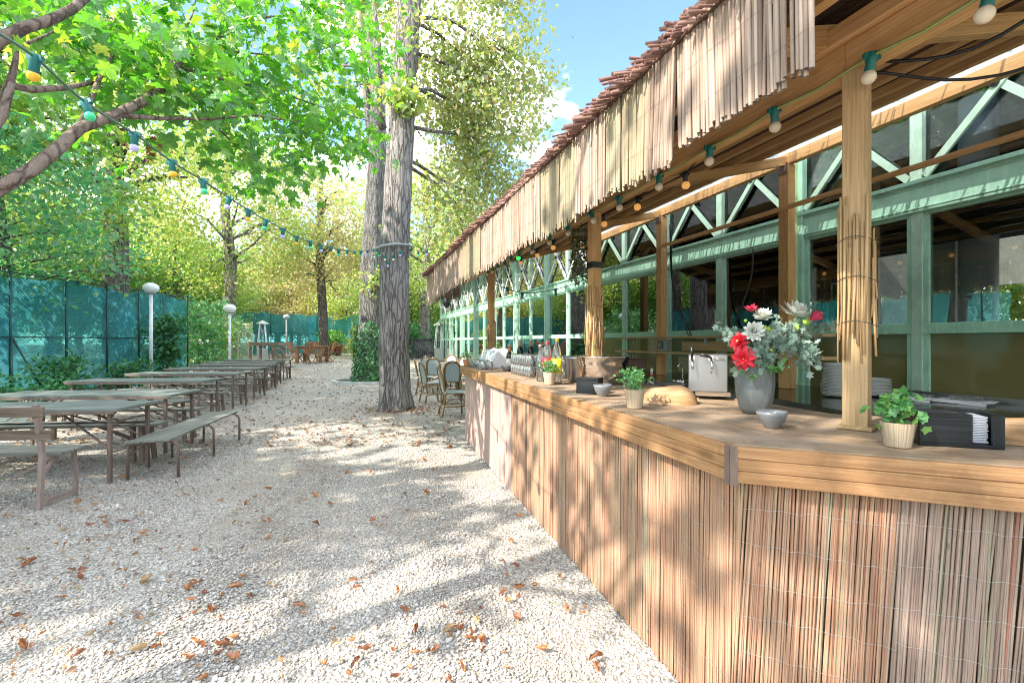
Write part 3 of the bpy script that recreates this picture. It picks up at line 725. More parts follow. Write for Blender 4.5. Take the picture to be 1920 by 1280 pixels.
for k in range(K0, K1 + 1):
    s = MB(); c_ = SB(k); fbox(s, c_ - .085, c_ + .085, 0, Z_TOP + .1, -.03, .065)
    pl = s.build('pilaster', GREENL if k > 1 else GREEN, pav, w=True, bevel=.004)
    s = MB(); fbox(s, c_ - .03, c_ + .03, 0, Z_TOP, .06, .1); s.build('pilaster_fillet', YGREEN if k < 3 else GREENL, pl, w=True, bevel=.003)
    if k >= 5:                                                           # curved eave brackets on the far bays
        s = MB(); pts = [fp(c_, Z_TOP - .75 + .95 * math.sin(R(a)), .06 + .75 * (1 - math.cos(R(a)))) for a in range(0, 91, 10)]
        for p0, p1 in zip(pts[:-1], pts[1:]): s.beam(p0, p1, .07, .1, up=(fd.x, fd.y, 0), roll=R(90))
        s.build('eave_bracket', GREEN, pl, w=True)
s = MB()
b0, b1 = fp(Sa, Z_TOP + .22, -1.2), fp(Sb, Z_TOP + .22, -1.2)
sv0 = SB(5) - .6
for o0, o1, za, zb in ((.85, -.2, Z_TOP + .16, Z_TOP + .5),):
    p = [fp(sv0, za, o0), fp(Sb + .5, za, o0), fp(Sb + .5, zb, o1), fp(sv0, zb, o1)]
    q_ = [v + Vector((0, 0, .06)) for v in p]
    s.quad(*p[::-1]); s.quad(*q_)
    for i in range(4): s.quad(p[i], p[(i + 1) % 4], q_[(i + 1) % 4], q_[i])
s.build('roof', GREEN, pav, w=True)
s = MB(); p = [fp(Sa, Z_TOP + .17, .2), fp(Sb, Z_TOP + .17, .2), fp(Sb, Z_TOP + .65, -3), fp(Sa, Z_TOP + .65, -3)]
s.quad(*p); s.quad(*[v + Vector((0, 0, .05)) for v in p][::-1]); s.build('back_roof', mat('zinc_roof', (.24, .26, .27), .5), pav, w=True)
s = MB(); p = [fp(SB(2), Z_TOP + .65, -3), fp(Sb, Z_TOP + .65, -3), fp(Sb, Z_TOP + 1.4, -8), fp(SB(2), Z_TOP + 1.4, -8)]; s.quad(*p); s.build('back_roof', bpy.data.materials['zinc_roof'], pav, w=True)
s = MB(); p = [fp(Sa, Z_TOP + .65, -3), fp(SB(2), Z_TOP + .65, -3), fp(SB(2), Z_TOP + 1.4, -8), fp(Sa, Z_TOP + 1.4, -8)]; s.quad(*p); s.build('added_roof_light', DRINKGLASS, pav, w=True)  # unseen glass roof, added so that daylight brightens the room
s = MB(); nk = 26
for i in range(nk):
    f0, f1 = i / nk, (i + 1) / nk; z0, z1 = 4.04 - 1.3 * f0, 4.04 - 1.3 * f1; b_ = .035 if i % 2 else 0
    s.quad(fp(Sa, z0 + b_, -.1 - 2.9 * f0), fp(SB(2), z0 + b_, -.1 - 2.9 * f0), fp(SB(2), z1 + .035 - b_, -.1 - 2.9 * f1), fp(Sa, z1 + .035 - b_, -.1 - 2.9 * f1))
s.build('ribbed_soffit', SHUTTER, pav, w=True)
s = MB(); fbox(s, SB(2) - .04, SB(2) + .04, 0, 4.05, -8, -.2); s.build('added_divider', INTER, pav, w=True)  # unseen wall, added to keep the roof daylight out of the far bays
# windows: frame > panes, mullion; truss lattice above
for k in range(K0, K1):
    a, b = SB(k) + .085, SB(k + 1) - .085; m = (a + b) / 2; fw = .045
    door = k in (8,)
    s = MB()
    for (x0, x1) in ((a, m - .045), (m + .045, b)):
        fbox(s, x0, x0 + fw, Z_R1, Z_T0, -.025, .02); fbox(s, x1 - fw, x1, Z_R1, Z_T0, -.025, .02)
        fbox(s, x0 + fw, x1 - fw, Z_T0 - .03, Z_T0, -.025, .02)
        fbox(s, x0, x0 + fw, .35, Z_R0, -.025, .02); fbox(s, x1 - fw, x1, .35, Z_R0, -.025, .02)
    wf = s.build('window', GREEN, pav, w=True, bevel=.002)
    s = MB(); fbox(s, m - .045, m + .045, .35, Z_T0, -.03, .035); s.build('mullion', GREENL, wf, w=True, bevel=.003)
    s = MB(); fbox(s, a, m - .046, Z_R0, Z_R1, -.03, .028); fbox(s, m + .046, b, Z_R0, Z_R1, -.03, .028); s.build('rail', GREEN, wf, w=True, bevel=.003)
    for x0, x1 in ((a, m - .045), (m + .045, b)):
        s = MB(); fbox(s, x0 + fw, x1 - fw, Z_R1, Z_T0 - .03, -.012, -.004); s.build('pane', GLASSG if k >= 2 else GLASS, wf, w=True)
        s = MB(); fbox(s, x0 + fw, x1 - fw, .35, Z_R0, -.012, -.004); s.build('lower_pane', LOWPANE if k < 3 else GLASSG, wf, w=True)
    # lattice
    s = MB(); fbox(s, m - .05, m + .05, Z_T1 + .012, Z_TOP, -.02, .05)
    lat = s.build('transom_lattice', GREENL, pav, w=True, bevel=.003)
    zc = (Z_T1 + Z_TOP) / 2
    s = MB()
    for x0, x1 in ((a, m - .05), (m + .05, b)):
        s.beam(fp(x0 + .02, Z_T1 + .03, .022), fp(x1 - .02, Z_TOP - .03, .022), .035, .06, up=(0, 0, 1))
        s.beam(fp(x0 + .02, Z_TOP - .03, .045), fp(x1 - .02, Z_T1 + .03, .045), .028, .06, up=(0, 0, 1))
    s.build('cross_brace', GREENL if k < 3 else WHITEM, lat, w=True, bevel=.002)
    s = MB()
    for x0, x1 in ((a, m), (m, b)):
        c_ = fp((x0 + x1) / 2, zc + .005, .06)
        s.tube([c_, c_ + Vector((fn.x, fn.y, 0)) * .02], .035, 12); s.tube([c_, c_ + Vector((fn.x, fn.y, 0)) * .035], .018, 10)
    s.build('bolt', IRON, lat, w=True)
    for x0, x1 in ((a, m - .05), (m + .05, b)):
        s = MB(); fbox(s, x0, x1, Z_T1 + .012, Z_TOP, -.016, -.008); s.build('transom_pane', GLASST if k < 3 else GLASSG, lat, w=True)
# the room behind the glass
s = MB(); fbox(s, Sa, Sb, 0, .02, -8, -.06); s.build('room_floor', mat('pale_floor', (.34, .31, .27), .4), pav, w=True)
s = MB(); fbox(s, Sa, Sb, 2.6, 5.3, -8.1, -8); fbox(s, Sa, Sb, 0, .9, -8.1, -8); fbox(s, SB(5), Sb, .9, 2.6, -8.1, -8); fbox(s, Sa - .1, Sa, 0, 4.1, -8, -.06); fbox(s, Sb, Sb + .1, 0, 4.1, -8, -.06); s.build('room_wall', INTER, pav, w=True)
s = MB(); s.tube([fp(.5, 0, -.42), fp(.5, 3.6, -.42)], .135, 24); s.build('room_column', COLUMN, pav, w=True)
s = MB(); fbox(s, .74, 1.0, .4, 2.6, -.6, -.55); s.build('room_partition', mat('pale_partition', (.7, .69, .66), .6), pav, w=True)
for x0, x1 in ((SB(1) + .1, SB(1) + .62), (SB(1) - .78, SB(1) - .12), (SB(2) + .12, SB(2) + .8), (SB(3) + .9, SB(3) + 1.6), (SB(4) + .1, SB(4) + .6)):
    s = MB(); n = 60; pts = []
    for i in range(n + 1):
        f = i / n; o_ = -.12 + .035 * math.sin(f * 38)
        pts.append((x0 + (x1 - x0) * f, o_))
    for (a, oa), (b, ob) in zip(pts[:-1], pts[1:]): s.quad(fp(a, .36, oa), fp(b, .36, ob), fp(b, 2.58, ob), fp(a, 2.58, oa), None, True)
    s.build('curtain', CURTAIN, pav, w=True)
for k in range(-2, 3):
    s = MB()
    for j in range(5): fbox(s, SB(k) + .1, SB(k + 1) - .1, 2.30 + j * .055, 2.345 + j * .055, -.12 - .012 * (j % 2), -.07)
    s.build('roller_shutter', SHUTTER, pav, w=True)

# ------------------------------------------------------------------ back work counter along the facade
poly = [(3.35, 1.75), (2.36, 3.2), (2.24, 4.35), (1.6, 5.6), (1.02, 7.9)]
far_ = fp(7.2 - 1.3, 0, .12); near_ = fp(-3, 0, .12)
poly = poly + [(far_.x, far_.y), (near_.x, near_.y)]
work = thing('work_counter', 'dark polished serving counter below the green windows', 'counter', (2.6, 4.2, 0))
s = MB(); s.prism(poly[::-1], .895, .932); s.build('worktop', BLACKTOP, work, w=True)
s = MB(); 
for a, b in zip(poly[:4], poly[1:5]):
    d = (Vector(b) - Vector(a)).normalized(); nn = Vector((-d.y, d.x)); nn = nn if nn.x < 0 else -nn
    s.beam((a[0] + nn.x * .006, a[1] + nn.y * .006, .905), (b[0] + nn.x * .006, b[1] + nn.y * .006, .905), .008, .05)
s.build('steel_edge', STEEL, work, w=True)
s = MB()
for a, b in zip(poly[:4], poly[1:5]): s.beam((a[0] + .06, a[1], .44), (b[0] + .06, b[1], .44), .03, .86)
s.build('base_cabinet', mat('black_cabinet', (.03, .03, .03), .5), work, w=True)
s = MB(); s.beam(fp(-3, .955, .1), fp(1.6, .955, .1), .02, .05); s.build('backsplash', STEEL, work, w=True)
# shelves fixed between the inner posts
def shelf(z, s0, s1, wd, th, nm='shelf'):
    o = thing('wall_shelf', {1: 'upper pale wood shelf along the posts under the window rail', 2: 'lower pale wood shelf along the posts behind the drink taps'}[nm], 'shelf', cp((s0 + s1) / 2, INNER + .16, z), math.atan2(ud.y, ud.x), 'plank shelves behind the bar')
    L_ = s1 - s0; m = MB(); m.box((0, 0, 0), (L_, wd, th)); m.build('board', PINE_PALE, o, bevel=.003)
    for x in (-L_ * .45, -.1, L_ * .42):
        m = MB(); m.box((x, -wd / 2 + .02, -.05), (.02, .03, .08)); m.box((x, 0, -.02), (.02, wd * .8, .015)); m.build('bracket', ALU, o)
shelf(1.475, 1.85, 5.45, .16, .028, 1); shelf(1.265, 1.85, 5.5, .18, .03, 2)
m = thing('wooden_backboard', 'plain plywood board fixed between the two shelves', 'board', cp(3.5, INNER + .04, 1.3), math.atan2(ud.y, ud.x))
b_ = MB(); b_.box((0, 0, .06), (1.15, .02, .115)); b_.build('panel', PINE_PALE, m, bevel=.002)
b_ = MB(); b_.box((.1, 0, -.19), (1.1, .02, .2)); b_.build('lower_panel', OLIVE, m, bevel=.002)
o = thing('socket_box', 'grey weatherproof electric socket box under the upper shelf', 'socket box', cp(4.36, INNER + .13, 1.285), math.atan2(ud.y, ud.x))
b_ = MB(); b_.box((0, 0, .08), (.22, .09, .155)); b_.build('case', GREYM, o, bevel=.008)
b_ = MB(); b_.box((0.02, .047, .085), (.13, .012, .1)); b_.build('cover', BLACKP, o, bevel=.004)
b_ = MB(); 
for k in range(3): b_.box((.02, .056, .06 + k * .026), (.08, .008, .014))
b_.build('switch', mat('pale_grey_plastic', (.5, .52, .52), .4), o)

# ------------------------------------------------------------------ trees
def trunk_mb(pts, rad, n=16, rough=.05, seed=0, flare=.0):
    """tapered trunk with furrows; pts list of Vectors"""
    r_ = np.random.default_rng(seed); s = MB()
    P = [Vector(p) for p in pts]; k = 0; fine = []; fr = []
    for i in range(len(P) - 1):
        m = max(2, int((P[i + 1] - P[i]).length / .35))
        for j in range(m):
            f = j / m; fine.append(P[i].lerp(P[i + 1], f)); fr.append(rad[i] * (1 - f) + rad[i + 1] * f)
    fine.append(P[-1]); fr.append(rad[-1])
    if flare:
        extra = [(P[0] + Vector((0, 0, h)), rad[0] * (1 + flare * math.exp(-h / .16))) for h in (0, .06, .13, .22)]
        fine = [e[0] for e in extra] + fine[1:]; fr = [e[1] for e in extra] + fr[1:]
    b = 0; s.tube(fine, fr, n)
    ph = r_.uniform(0, 6.28, 6); fq = [2, 3, 5, 7, 9, 11]
    for i in range(len(fine)):
        for j in range(n):
            v = s.v[i * n + j]; c = fine[i]; a = 2 * math.pi * j / n
            z = c.z
            q = sum(math.sin(fq[m] * a + ph[m] + z * (.3 + .25 * m)) / (1 + .5 * m) for m in range(6)) * rough * .5 + float(r_.normal(0, rough * .25))
            if flare: q += .22 * math.exp(-max(0, z - fine[0].z) / .3) * max(0, math.sin(5 * a + ph[0]))
            s.v[i * n + j] = c + (v - c) * (1 + q)
    return s
def limb_pts(a, b, sag=.0, k=5, rr=None, seed=0):
    r_ = random.Random(seed); a, b = Vector(a), Vector(b); ln = (b - a).length
    return [a.lerp(b, i / k) + Vector((r_.uniform(-1, 1), r_.uniform(-1, 1), r_.uniform(-1, 1))) * ln * .045 * (0 < i < k) + Vector((0, 0, sag * math.sin(math.pi * i / k))) for i in range(k + 1)]
def add_limbs(s, start_fn, ends, r0, seed, twigs=2):
    r_ = random.Random(seed)
    for i, e in enumerate(ends):
        a = start_fn(i, Vector(e)); pts = limb_pts(a, e, (Vector(e) - a).length * .1, 5, seed=seed + i)
        s.tube(pts, [r0 * (1 - .8 * j / 5) for j in range(6)], 6)
        for t_ in range(twigs):
            q = pts[2 + (t_ % 3)]; d = Vector((r_.uniform(-1, 1), r_.uniform(-1, 1), r_.uniform(-.3, .9))) * (Vector(e) - a).length * .35
            s.tube(limb_pts(q, q + d, .05, 4, seed=seed + i * 7 + t_), [r0 * .35, r0 * .28, r0 * .2, r0 * .12, r0 * .06], 4)
def clump_points(centers, per, spread, g, flat=.6):
    c = np.asarray(centers, float); n = len(c)
    P = np.repeat(c, per, 0) + g.normal(size=(n * per, 3)) * np.asarray(spread) * np.array([1, 1, flat])
    return P
def crown_centers(cz, rx, rz, n, g, hollow=.45):
    d = unit(g.normal(size=(n, 3))); r_ = hollow + (1 - hollow) * g.random((n, 1)) ** .6
    return d * r_ * np.array([rx, rx, rz]) + np.array([0, 0, cz])
def tree(name, label, loc, h, r0, cz, rx, rz, ncl, per, lsize, mt, bk, seed, group=None, lean=(0, 0), spread=.7, n=14, tmpl=QUADLEAF, limb=.1, cat='tree', clean=0.25, up=.6):
    g_ = np.random.default_rng(seed); root = thing(name, label, cat, (loc[0], loc[1], 0), 0, group)
    top = Vector((lean[0], lean[1], h))
    pts = [Vector((0, 0, -.05))] + [top * (f / 5) + Vector((g_.normal() * .08, g_.normal() * .08, 0)) * (1 if f < 5 else 0) for f in range(1, 6)]
    s = trunk_mb(pts, [r0 * (1.15 - .62 * i / 5) for i in range(6)], n, .07, seed, .35)
    cen = crown_centers(cz, rx, rz, ncl, g_) + np.array([lean[0], lean[1], 0]) * .8
    sel = cen[g_.choice(ncl, min(ncl, 16), replace=False)]
    def st(i, e):
        z = min(h * .98, max(h * clean, e.z - abs(Vector((e.x, e.y)).length) * .5)); return top * (z / h)
    add_limbs(s, st, [tuple(e) for e in sel], r0 * limb * 3.2, seed)
    s.build('trunk', bk, root)
    P = clump_points(cen, per, spread, g_)
    leaves('crown', P, lsize, g_, tmpl, mt, root, up=up)
    return root

GB = 'trees of the park behind the fences'
# the big leaning trunk beside the path, its crown reaching right over the roof
def big_tree():
    b = at(741, 767, 10.15); root = thing('chestnut_tree', 'tall thick chestnut trunk rising from the gravel beside the rattan chairs', 'tree', (b.x, b.y, 0))
    q = lambda px, py: at(px, py, 10.15) - Vector((b.x, b.y, 0))
    pts = [Vector((0, 0, -.03)), q(738, 640), q(740, 480), q(748, 330), q(757, 180), q(766, 30), q(776, -140), q(790, -420)]
    s = trunk_mb(pts, [.315, .30, .285, .275, .26, .24, .22, .15], 40, .06, 3, .16)
    ends = [q(1000, 60), q(1010, 190), q(930, 330), q(975, 250), q(1030, -60), q(880, 60), q(900, 180), q(870, 400), q(560, -100), q(640, -160), q(930, -200), q(700, -300), q(960, 120)]
    ends = [e + Vector((0, dy, 0)) for e, dy in zip(ends, (1.5, 3, 4.5, 4, 0, 2, 3, 5.5, 1, 3, 2, 1, 2))]
    def st(i, e): return pts[3] + (pts[7] - pts[3]) * max(.05, min(.9, (e.z - 4.8) / 8.0))
    add_limbs(s, st, ends, .05, 5, 3)
    s.tube([q(718, 240) , q(705, 200), q(712, 100), q(700, 10)], [.09, .07, .06, .04], 8)
    s.build('trunk', BARK1, root)
    g_ = np.random.default_rng(11); cen = []
    for e in ends:
        for k in range(12):
            f = g_.uniform(.35, 1.08); c = np.array(st(0, e)) * (1 - f) + np.array(e) * f + g_.normal(size=3) * (.5, .7, .4); cen.append(c)
    cen = np.array([c for c in cen if c[2] > 3.7])
    P = clump_points(cen, 135, .42, g_, .6)
    keep = np.array([(p[0] + b.x) / (p[1] + b.y) * 900 + 960 < 1032 - 26 * math.sin((p[2]) * 2.2) + g_.normal() * 12 for p in P])
    leaves('crown', P[keep], .13, g_, QUADLEAF, L_OLIVE, root, up=.5)
    c = np.array([q(765, 195), q(780, 200), q(752, 205), q(765, 180)]) + np.array([0, -.36, 0])
    leaves('foliage', clump_points(c, 55, .16, g_, .9), .17, g_, QUADLEAF, L_YG, root, up=.4, droop=1.2)
    return root
big_tree()
def ivy_tree():
    b = at(697, 717, 16.8); root = thing('chestnut_tree', 'ivy clad trunk in the ring kerb just behind the tallest trunk', 'tree', (b.x, b.y, 0))
    q = lambda px, py: at(px, py, 16.8) - Vector((b.x, b.y, 0))
    pts = [Vector((0, 0, -.03)), q(697, 600), q(699, 520), q(703, 420), q(708, 300), q(708, 150), q(690, -60)]
    s = trunk_mb(pts, [.48, .42, .43, .36, .31, .24, .15], 30, .06, 9, .25)
    s.tube([q(704, 300), q(690, 230), q(684, 130), q(676, 20)], [.14, .11, .09, .05], 8)
    ends = [q(620, 120), q(560, 40), q(660, -60), q(640, 260), q(730, -80), q(600, -60)]
    ends = [e + Vector((0, dy, 0)) for e, dy in zip(ends, (2, 3, 1, 4, 0, 3))]
    add_limbs(s, lambda i, e: pts[4] + (pts[6] - pts[4]) * .4, ends, .09, 3, 3)
    s.build('trunk', BARK2, root)
    g_ = np.random.default_rng(5); cen = []
    for e in ends:
        for k in range(8): cen.append(np.array(e) + g_.normal(size=3) * (1.0, 1.0, .7))
    leaves('crown', clump_points(np.array(cen), 60, .5, g_, .6), .17, g_, QUADLEAF, L_YG, root, up=.5)
    n = 2600; z = 2.2 * g_.random(n) ** 1.15; a = g_.uniform(0, 6.28, n); lim = 1.25 + .9 * np.abs(np.sin(a * 1.5 + .6)); k = z < lim
    z, a = z[k], a[k]; rr = .5 + .12 * g_.random(len(z)) + .12 * np.exp(-z / .4)
    c_ = np.array(q(697, 600)); fx = z / 2.2
    P = np.stack([rr * np.cos(a) + c_[0] * fx, rr * np.sin(a), z], -1)
    leaves('ivy', P, .11, g_, QUADLEAF, L_IVY, root, nrm=np.stack([np.cos(a), np.sin(a), np.full(len(a), .5)], -1), droop=1.5)
    c = np.array([q(705, 540), q(712, 525)]) + np.array([0, -.45, 0])
    leaves('foliage', clump_points(c, 60, .22, g_, .9), .2, g_, QUADLEAF, L_YG, root)
    s = MB(); 
ivy_tree()
k_ = at(690, 716, 16.8); s = MB(); rin, rout = 1.02, 1.17
for i in range(40):
    a0, a1 = 2 * math.pi * i / 40, 2 * math.pi * (i + 1) / 40
    P = lambda r_, a, z: (k_.x + .1 + r_ * math.cos(a) * 1.15, k_.y + r_ * math.sin(a), z)
    s.quad(P(rout, a0, -.02), P(rout, a1, -.02), P(rout, a1, .09), P(rout, a0, .09)); s.quad(P(rout, a0, .09), P(rout, a1, .09), P(rin, a1, .09), P(rin, a0, .09)); s.quad(P(rin, a0, .09), P(rin, a1, .09), P(rin, a1, -.02), P(rin, a0, -.02))
tag(s.build('kerb_ring', CONCRETE, w=True), 'low round concrete kerb ring at the foot of the ivy clad trunk', 'kerb')

# near maple on the left
def maple():
    root = thing('maple_tree', 'broad leafed green maple whose limbs reach over the tables from beside the camera', 'tree', (-4.15, 3.2, 0))
    root['label'] = 'green maple with big lobed leaves and bare pale limbs reaching over the tables'
    o_ = Vector((-4.15, 3.2, 0)); s = MB()
    T = [Vector((0, 0, -.05)), Vector((.05, 0, 1.2)), Vector((.16, .02, 2.2)), Vector((.3, 0, 3.0)), Vector((.5, 0, 4.4)), Vector((.6, .1, 6.2))]
    s = trunk_mb(T, [.24, .2, .185, .17, .14, .07], 20, .04, 4, .2)
    def L_(pts, r0, r1):
        P = [at(*p) - o_ for p in pts]; n = len(P) - 1
        s.tube(P, [r0 + (r1 - r0) * i / n for i in range(n + 1)], 10); return P
    tw = []
    a = L_([(-150, 450, 3.2), (-60, 395, 3.2), (0, 352, 3.3), (60, 318, 3.45), (112, 275, 3.6), (150, 240, 3.8), (215, 216, 4.0), (265, 192, 4.25), (305, 165, 4.5)], .05, .036)
    tw += a[4:]
    for pts, r0, r1 in (([(305, 165, 4.5), (330, 125, 4.9), (372, 90, 5.3), (425, 62, 5.8), (480, 35, 6.3), (545, 28, 6.9), (620, 22, 7.4)], .034, .01),
                        ([(215, 216, 4.0), (300, 222, 4.4), (390, 223, 4.9), (480, 216, 5.3), (560, 230, 5.9)], .024, .007),
                        ([(150, 240, 3.8), (185, 150, 4.1), (205, 112, 4.3), (240, 60, 4.8), (285, -10, 5.4)], .024, .008),
                        ([(-110, 170, 3.2), (-60, 115, 3.2), (-5, 78, 3.25), (45, 52, 3.35), (90, 40, 3.5), (135, 18, 3.7), (190, -30, 4.0), (260, -110, 4.4)], .048, .025),
                        ([(-120, 400, 3.2), (-50, 290, 3.2), (2, 215, 3.3), (18, 160, 3.35), (60, 168, 3.5), (120, 165, 3.8), (175, 155, 4.1)], .045, .016),
                        ([(18, 160, 3.35), (28, 120, 3.4), (32, 90, 3.5), (100, 60, 4.0)], .024, .008),
                        ([(305, 165, 4.5), (330, 90, 4.7), (360, 30, 5.0), (372, -20, 5.2)], .012, .006),
                        ([(330, 125, 4.9), (420, 150, 5.6), (500, 165, 6.2), (600, 200, 7.0), (700, 230, 7.8)], .018, .006),
                        ([(390, 223, 4.9), (450, 280, 5.6), (520, 330, 6.3)], .01, .004), ([(372, 90, 5.3), (470, 100, 6.0), (560, 110, 6.6), (690, 60, 7.4)], .014, .005)):
        P = L_(pts, r0, r1); tw += P[2:] if r0 > .03 else P[1:]
    s.build('trunk', BARKM, root)
    g_ = np.random.default_rng(21); cen = []
    for px, py, Y, sx, n in [(350, 60, 5, 60, 8), (450, 30, 6, 70, 8), (560, 20, 7, 80, 9), (660, 20, 7.6, 60, 5), (250, 40, 4.8, 70, 8), (150, 60, 4.6, 60, 5), (420, 130, 5.6, 70, 9), (500, 150, 6.2, 70, 9),
                             (560, 190, 6.8, 50, 7), (640, 235, 7.6, 45, 9), (690, 275, 8.2, 30, 7), (300, 120, 4.6, 60, 7), (350, 190, 4.8, 60, 5), (440, 230, 5.4, 50, 6), (400, 260, 5.6, 40, 3), (520, 300, 6.6, 40, 4), (480, 340, 6.4, 35, 3),
                             (600, 110, 7, 60, 8), (690, 110, 7.8, 30, 3), (100, 100, 4.4, 60, 3), (60, 30, 4.4, 50, 4), (40, 250, 4.6, 40, 1), (200, 130, 4.5, 60, 4), (560, 240, 7, 40, 5), (600, 280, 7.6, 40, 4), (180, 280, 4.6, 20, 1), (240, 180, 5, 40, 2), (30, 120, 5, 40, 1)]:
        for k in range(n):
            cen.append(np.array(at(px + g_.normal() * sx * .7, py + g_.normal() * sx * .45, Y + g_.normal() * .35)))
    for k in range(10): cen.append(np.array([g_.uniform(-5.2, -1.5), g_.uniform(3.4, 7.0), g_.uniform(4.6, 6.6)]))
    P = clump_points(np.array(cen), 19, .29, g_, .6) - np.array(o_)
    leaves('crown', P, .115, g_, MAPLE, L_MAPLE, root, up=.8, droop=.7, jit=.5)
    cc = np.array([at(290, 268, 5.0), at(318, 258, 5.0), at(305, 282, 5.0), at(275, 260, 5.0)]) - np.array(o_)
    leaves('withered_leaves', clump_points(cc, 3, .1, g_, .8), .085, g_, MAPLE, L_DRY[0], root, droop=1.5)
maple()
# overhanging cool green tree behind the left fence
tree('hornbeam_tree', 'cool green tree hanging over the top of the near teal fence', (-13.6, 11.6), 7.5, .2, 4.6, 3.6, 2.6, 90, 95, .15, L_TEAL, BARKD, 31, None, spread=.42, limb=.07, up=.9)
tree('hornbeam_tree', 'bright green tree rising behind the middle of the near teal fence', (-15.8, 14.6), 9, .22, 6.6, 4.0, 3.2, 80, 95, .17, L_GREEN, BARKD, 32, None, spread=.5, limb=.07)
# forest prototypes
def place(proto, px, Y, sc=1, rz=0, mt=None, label=None, bk=None):
    c = dup(proto, ((px - 960) / FP * Y, Y, 0), rz, label=label, group=GB, scale=sc)
    for ch in c.children:
        m_ = mt if ch.name.startswith('crown') else bk
        if m_: ch.material_slots[0].link = 'OBJECT'; ch.material_slots[0].material = m_
    return c
def proto(seed, h, r0, cz, rx, rz, ncl, per, ls, mt, px, Y, label, bk=BARKD, clean=.3, spread=.66):
    return tree('park_tree', label, ((px - 960) / FP * Y, Y), h, r0, cz, rx, rz, ncl, per, ls, mt, bk, seed, GB, (random.uniform(-.5, .5), 0), spread, clean=clean, limb=.09)
tA = proto(41, 15, .46, 11.5, 5.5, 5.0, 120, 107, 0.19, L_YG, 222, 20.5, 'stout dark trunk standing behind the near teal fence with high crown', BARKD, .5)
tB = proto(42, 14, .33, 9.0, 5.2, 5.2, 130, 113, 0.19, L_YG, 432, 28, 'straight trunk with yellowing crown behind the second white lamp', BARK1, .4)
tC = proto(43, 13, .30, 8.2, 4.8, 4.8, 120, 113, 0.19, L_YEL, 607, 33, 'slim dark forked trunk with rusty yellow crown above the teak table', BARKD, .4)
tD = proto(44, 9, .16, 5.0, 4.2, 3.6, 110, 117, 0.19, L_YEL, 545, 47, 'low spreading yellow tree behind the far green fence', BARKD, .2)
tE = proto(45, 8, .15, 4.2, 3.8, 3.4, 110, 117, 0.18, L_GREEN, 370, 36, 'bushy green tree between the near fence and the second lamp', BARKD, .15)
labs = ['yellow crowned tree in the wood beyond the far green fence', 'yellow green tree in the wood beyond the far green fence', 'green tree in the wood beyond the far green fence', 'olive tree in the wood behind the end of the canopy']
for pr, px, Y, sc, rz, mt, li in [(tD, 480, 50, 1.1, 1, L_YG, 1), (tD, 610, 52, 1.15, 2, L_YEL, 0), (tD, 650, 46, .9, 3, L_YG, 1), (tD, 420, 46, 1.0, 4, L_YG, 1), (tD, 300, 40, 1.1, 5, L_GREEN, 2), (tE, 330, 30, 1.0, 2.5, L_GREEN, 2),
                                  (tD, 560, 60, 1.3, .4, L_YEL, 0), (tD, 700, 58, 1.4, 1.4, L_YG, 1), (tE, 500, 56, 1.5, .6, L_TEAL, 2), (tB, 330, 50, 1.0, 2, L_YG, 1), (tB, 520, 66, 1.1, 3, L_YG, 1), (tB, 690, 62, .9, 4, L_YEL, 0),
                                  (tB, 200, 46, 1.0, 5, L_YG, 1), (tC, 100, 40, 1.0, 1, L_GREEN, 2), (tE, 200, 32, 1.2, 2, L_GREEN, 2), (tE, 90, 27, 1.2, 3, L_TEAL, 2), (tD, 150, 38, 1.2, 4, L_YG, 1), (tB, 20, 34, 1.0, 4.5, L_GREEN, 2), (tE, 20, 24, 1.1, 5.5, L_GREEN, 2),
                                  (tD, 790, 44, 1.1, 2.2, L_YG, 3), (tC, 850, 38, .85, 3.2, L_YG, 3), (tE, 770, 40, 1.1, 1.2, L_GREEN, 3), (tD, 860, 50, 1.3, 4.2, L_YEL, 3), (tE, 840, 46, 1.3, 5.2, L_YG, 3), (tB, 760, 56, .95, 3.3, L_YG, 3), (tC, 900, 50, .95, .3, L_OLIVE, 3), (tB, 960, 62, .9, 2, L_OLIVE, 3),
                                  (tC, 420, 72, 1.2, 3, L_GREEN, 2), (tB, 610, 80, 1.2, 1, L_GREEN, 2), (tB, 260, 66, 1.2, 5, L_YEL, 0), (tC, 780, 76, 1.2, 4, L_GREEN, 3), (tE, 445, 62, 1.6, 2, L_GREEN, 2), (tE, 640, 66, 1.7, 4, L_YG, 1), (tE, 560, 72, 1.7, 1, L_GREEN, 2), (tE, 730, 64, 1.6, 2, L_GREEN, 2),
                                  (tD, 340, 60, 1.6, 0, L_GREEN, 2), (tD, 220, 56, 1.5, 2, L_YG, 1), (tD, 110, 52, 1.5, 3, L_GREEN, 2)]:
    place(pr, px, Y, sc, rz, mt, labs[li])
for x, y, sc, rz, mt in [(-24, -4, 1.1, 1, L_GREEN), (-26, 4, 1.2, 2, L_YG), (-22, -14, 1.1, 3, L_GREEN), (-14, -22, 1.05, 4, L_YG), (-6, -24, 1.1, 5, L_GREEN), (-27, 12, 1.2, .5, L_GREEN), (3, -24, 1.1, .3, L_YG), (-20, -22, 1.2, 2.2, L_GREEN), (-24, 18, 1.2, 1.2, L_YG)]:
    c = dup(tE, (x, y, 0), rz, label='green tree of the park beyond the near teal fence, on the camera side', group=GB, scale=sc)
    for ch in c.children:
        if ch.name.startswith('crown'): ch.material_slots[0].link = 'OBJECT'; ch.material_slots[0].material = mt
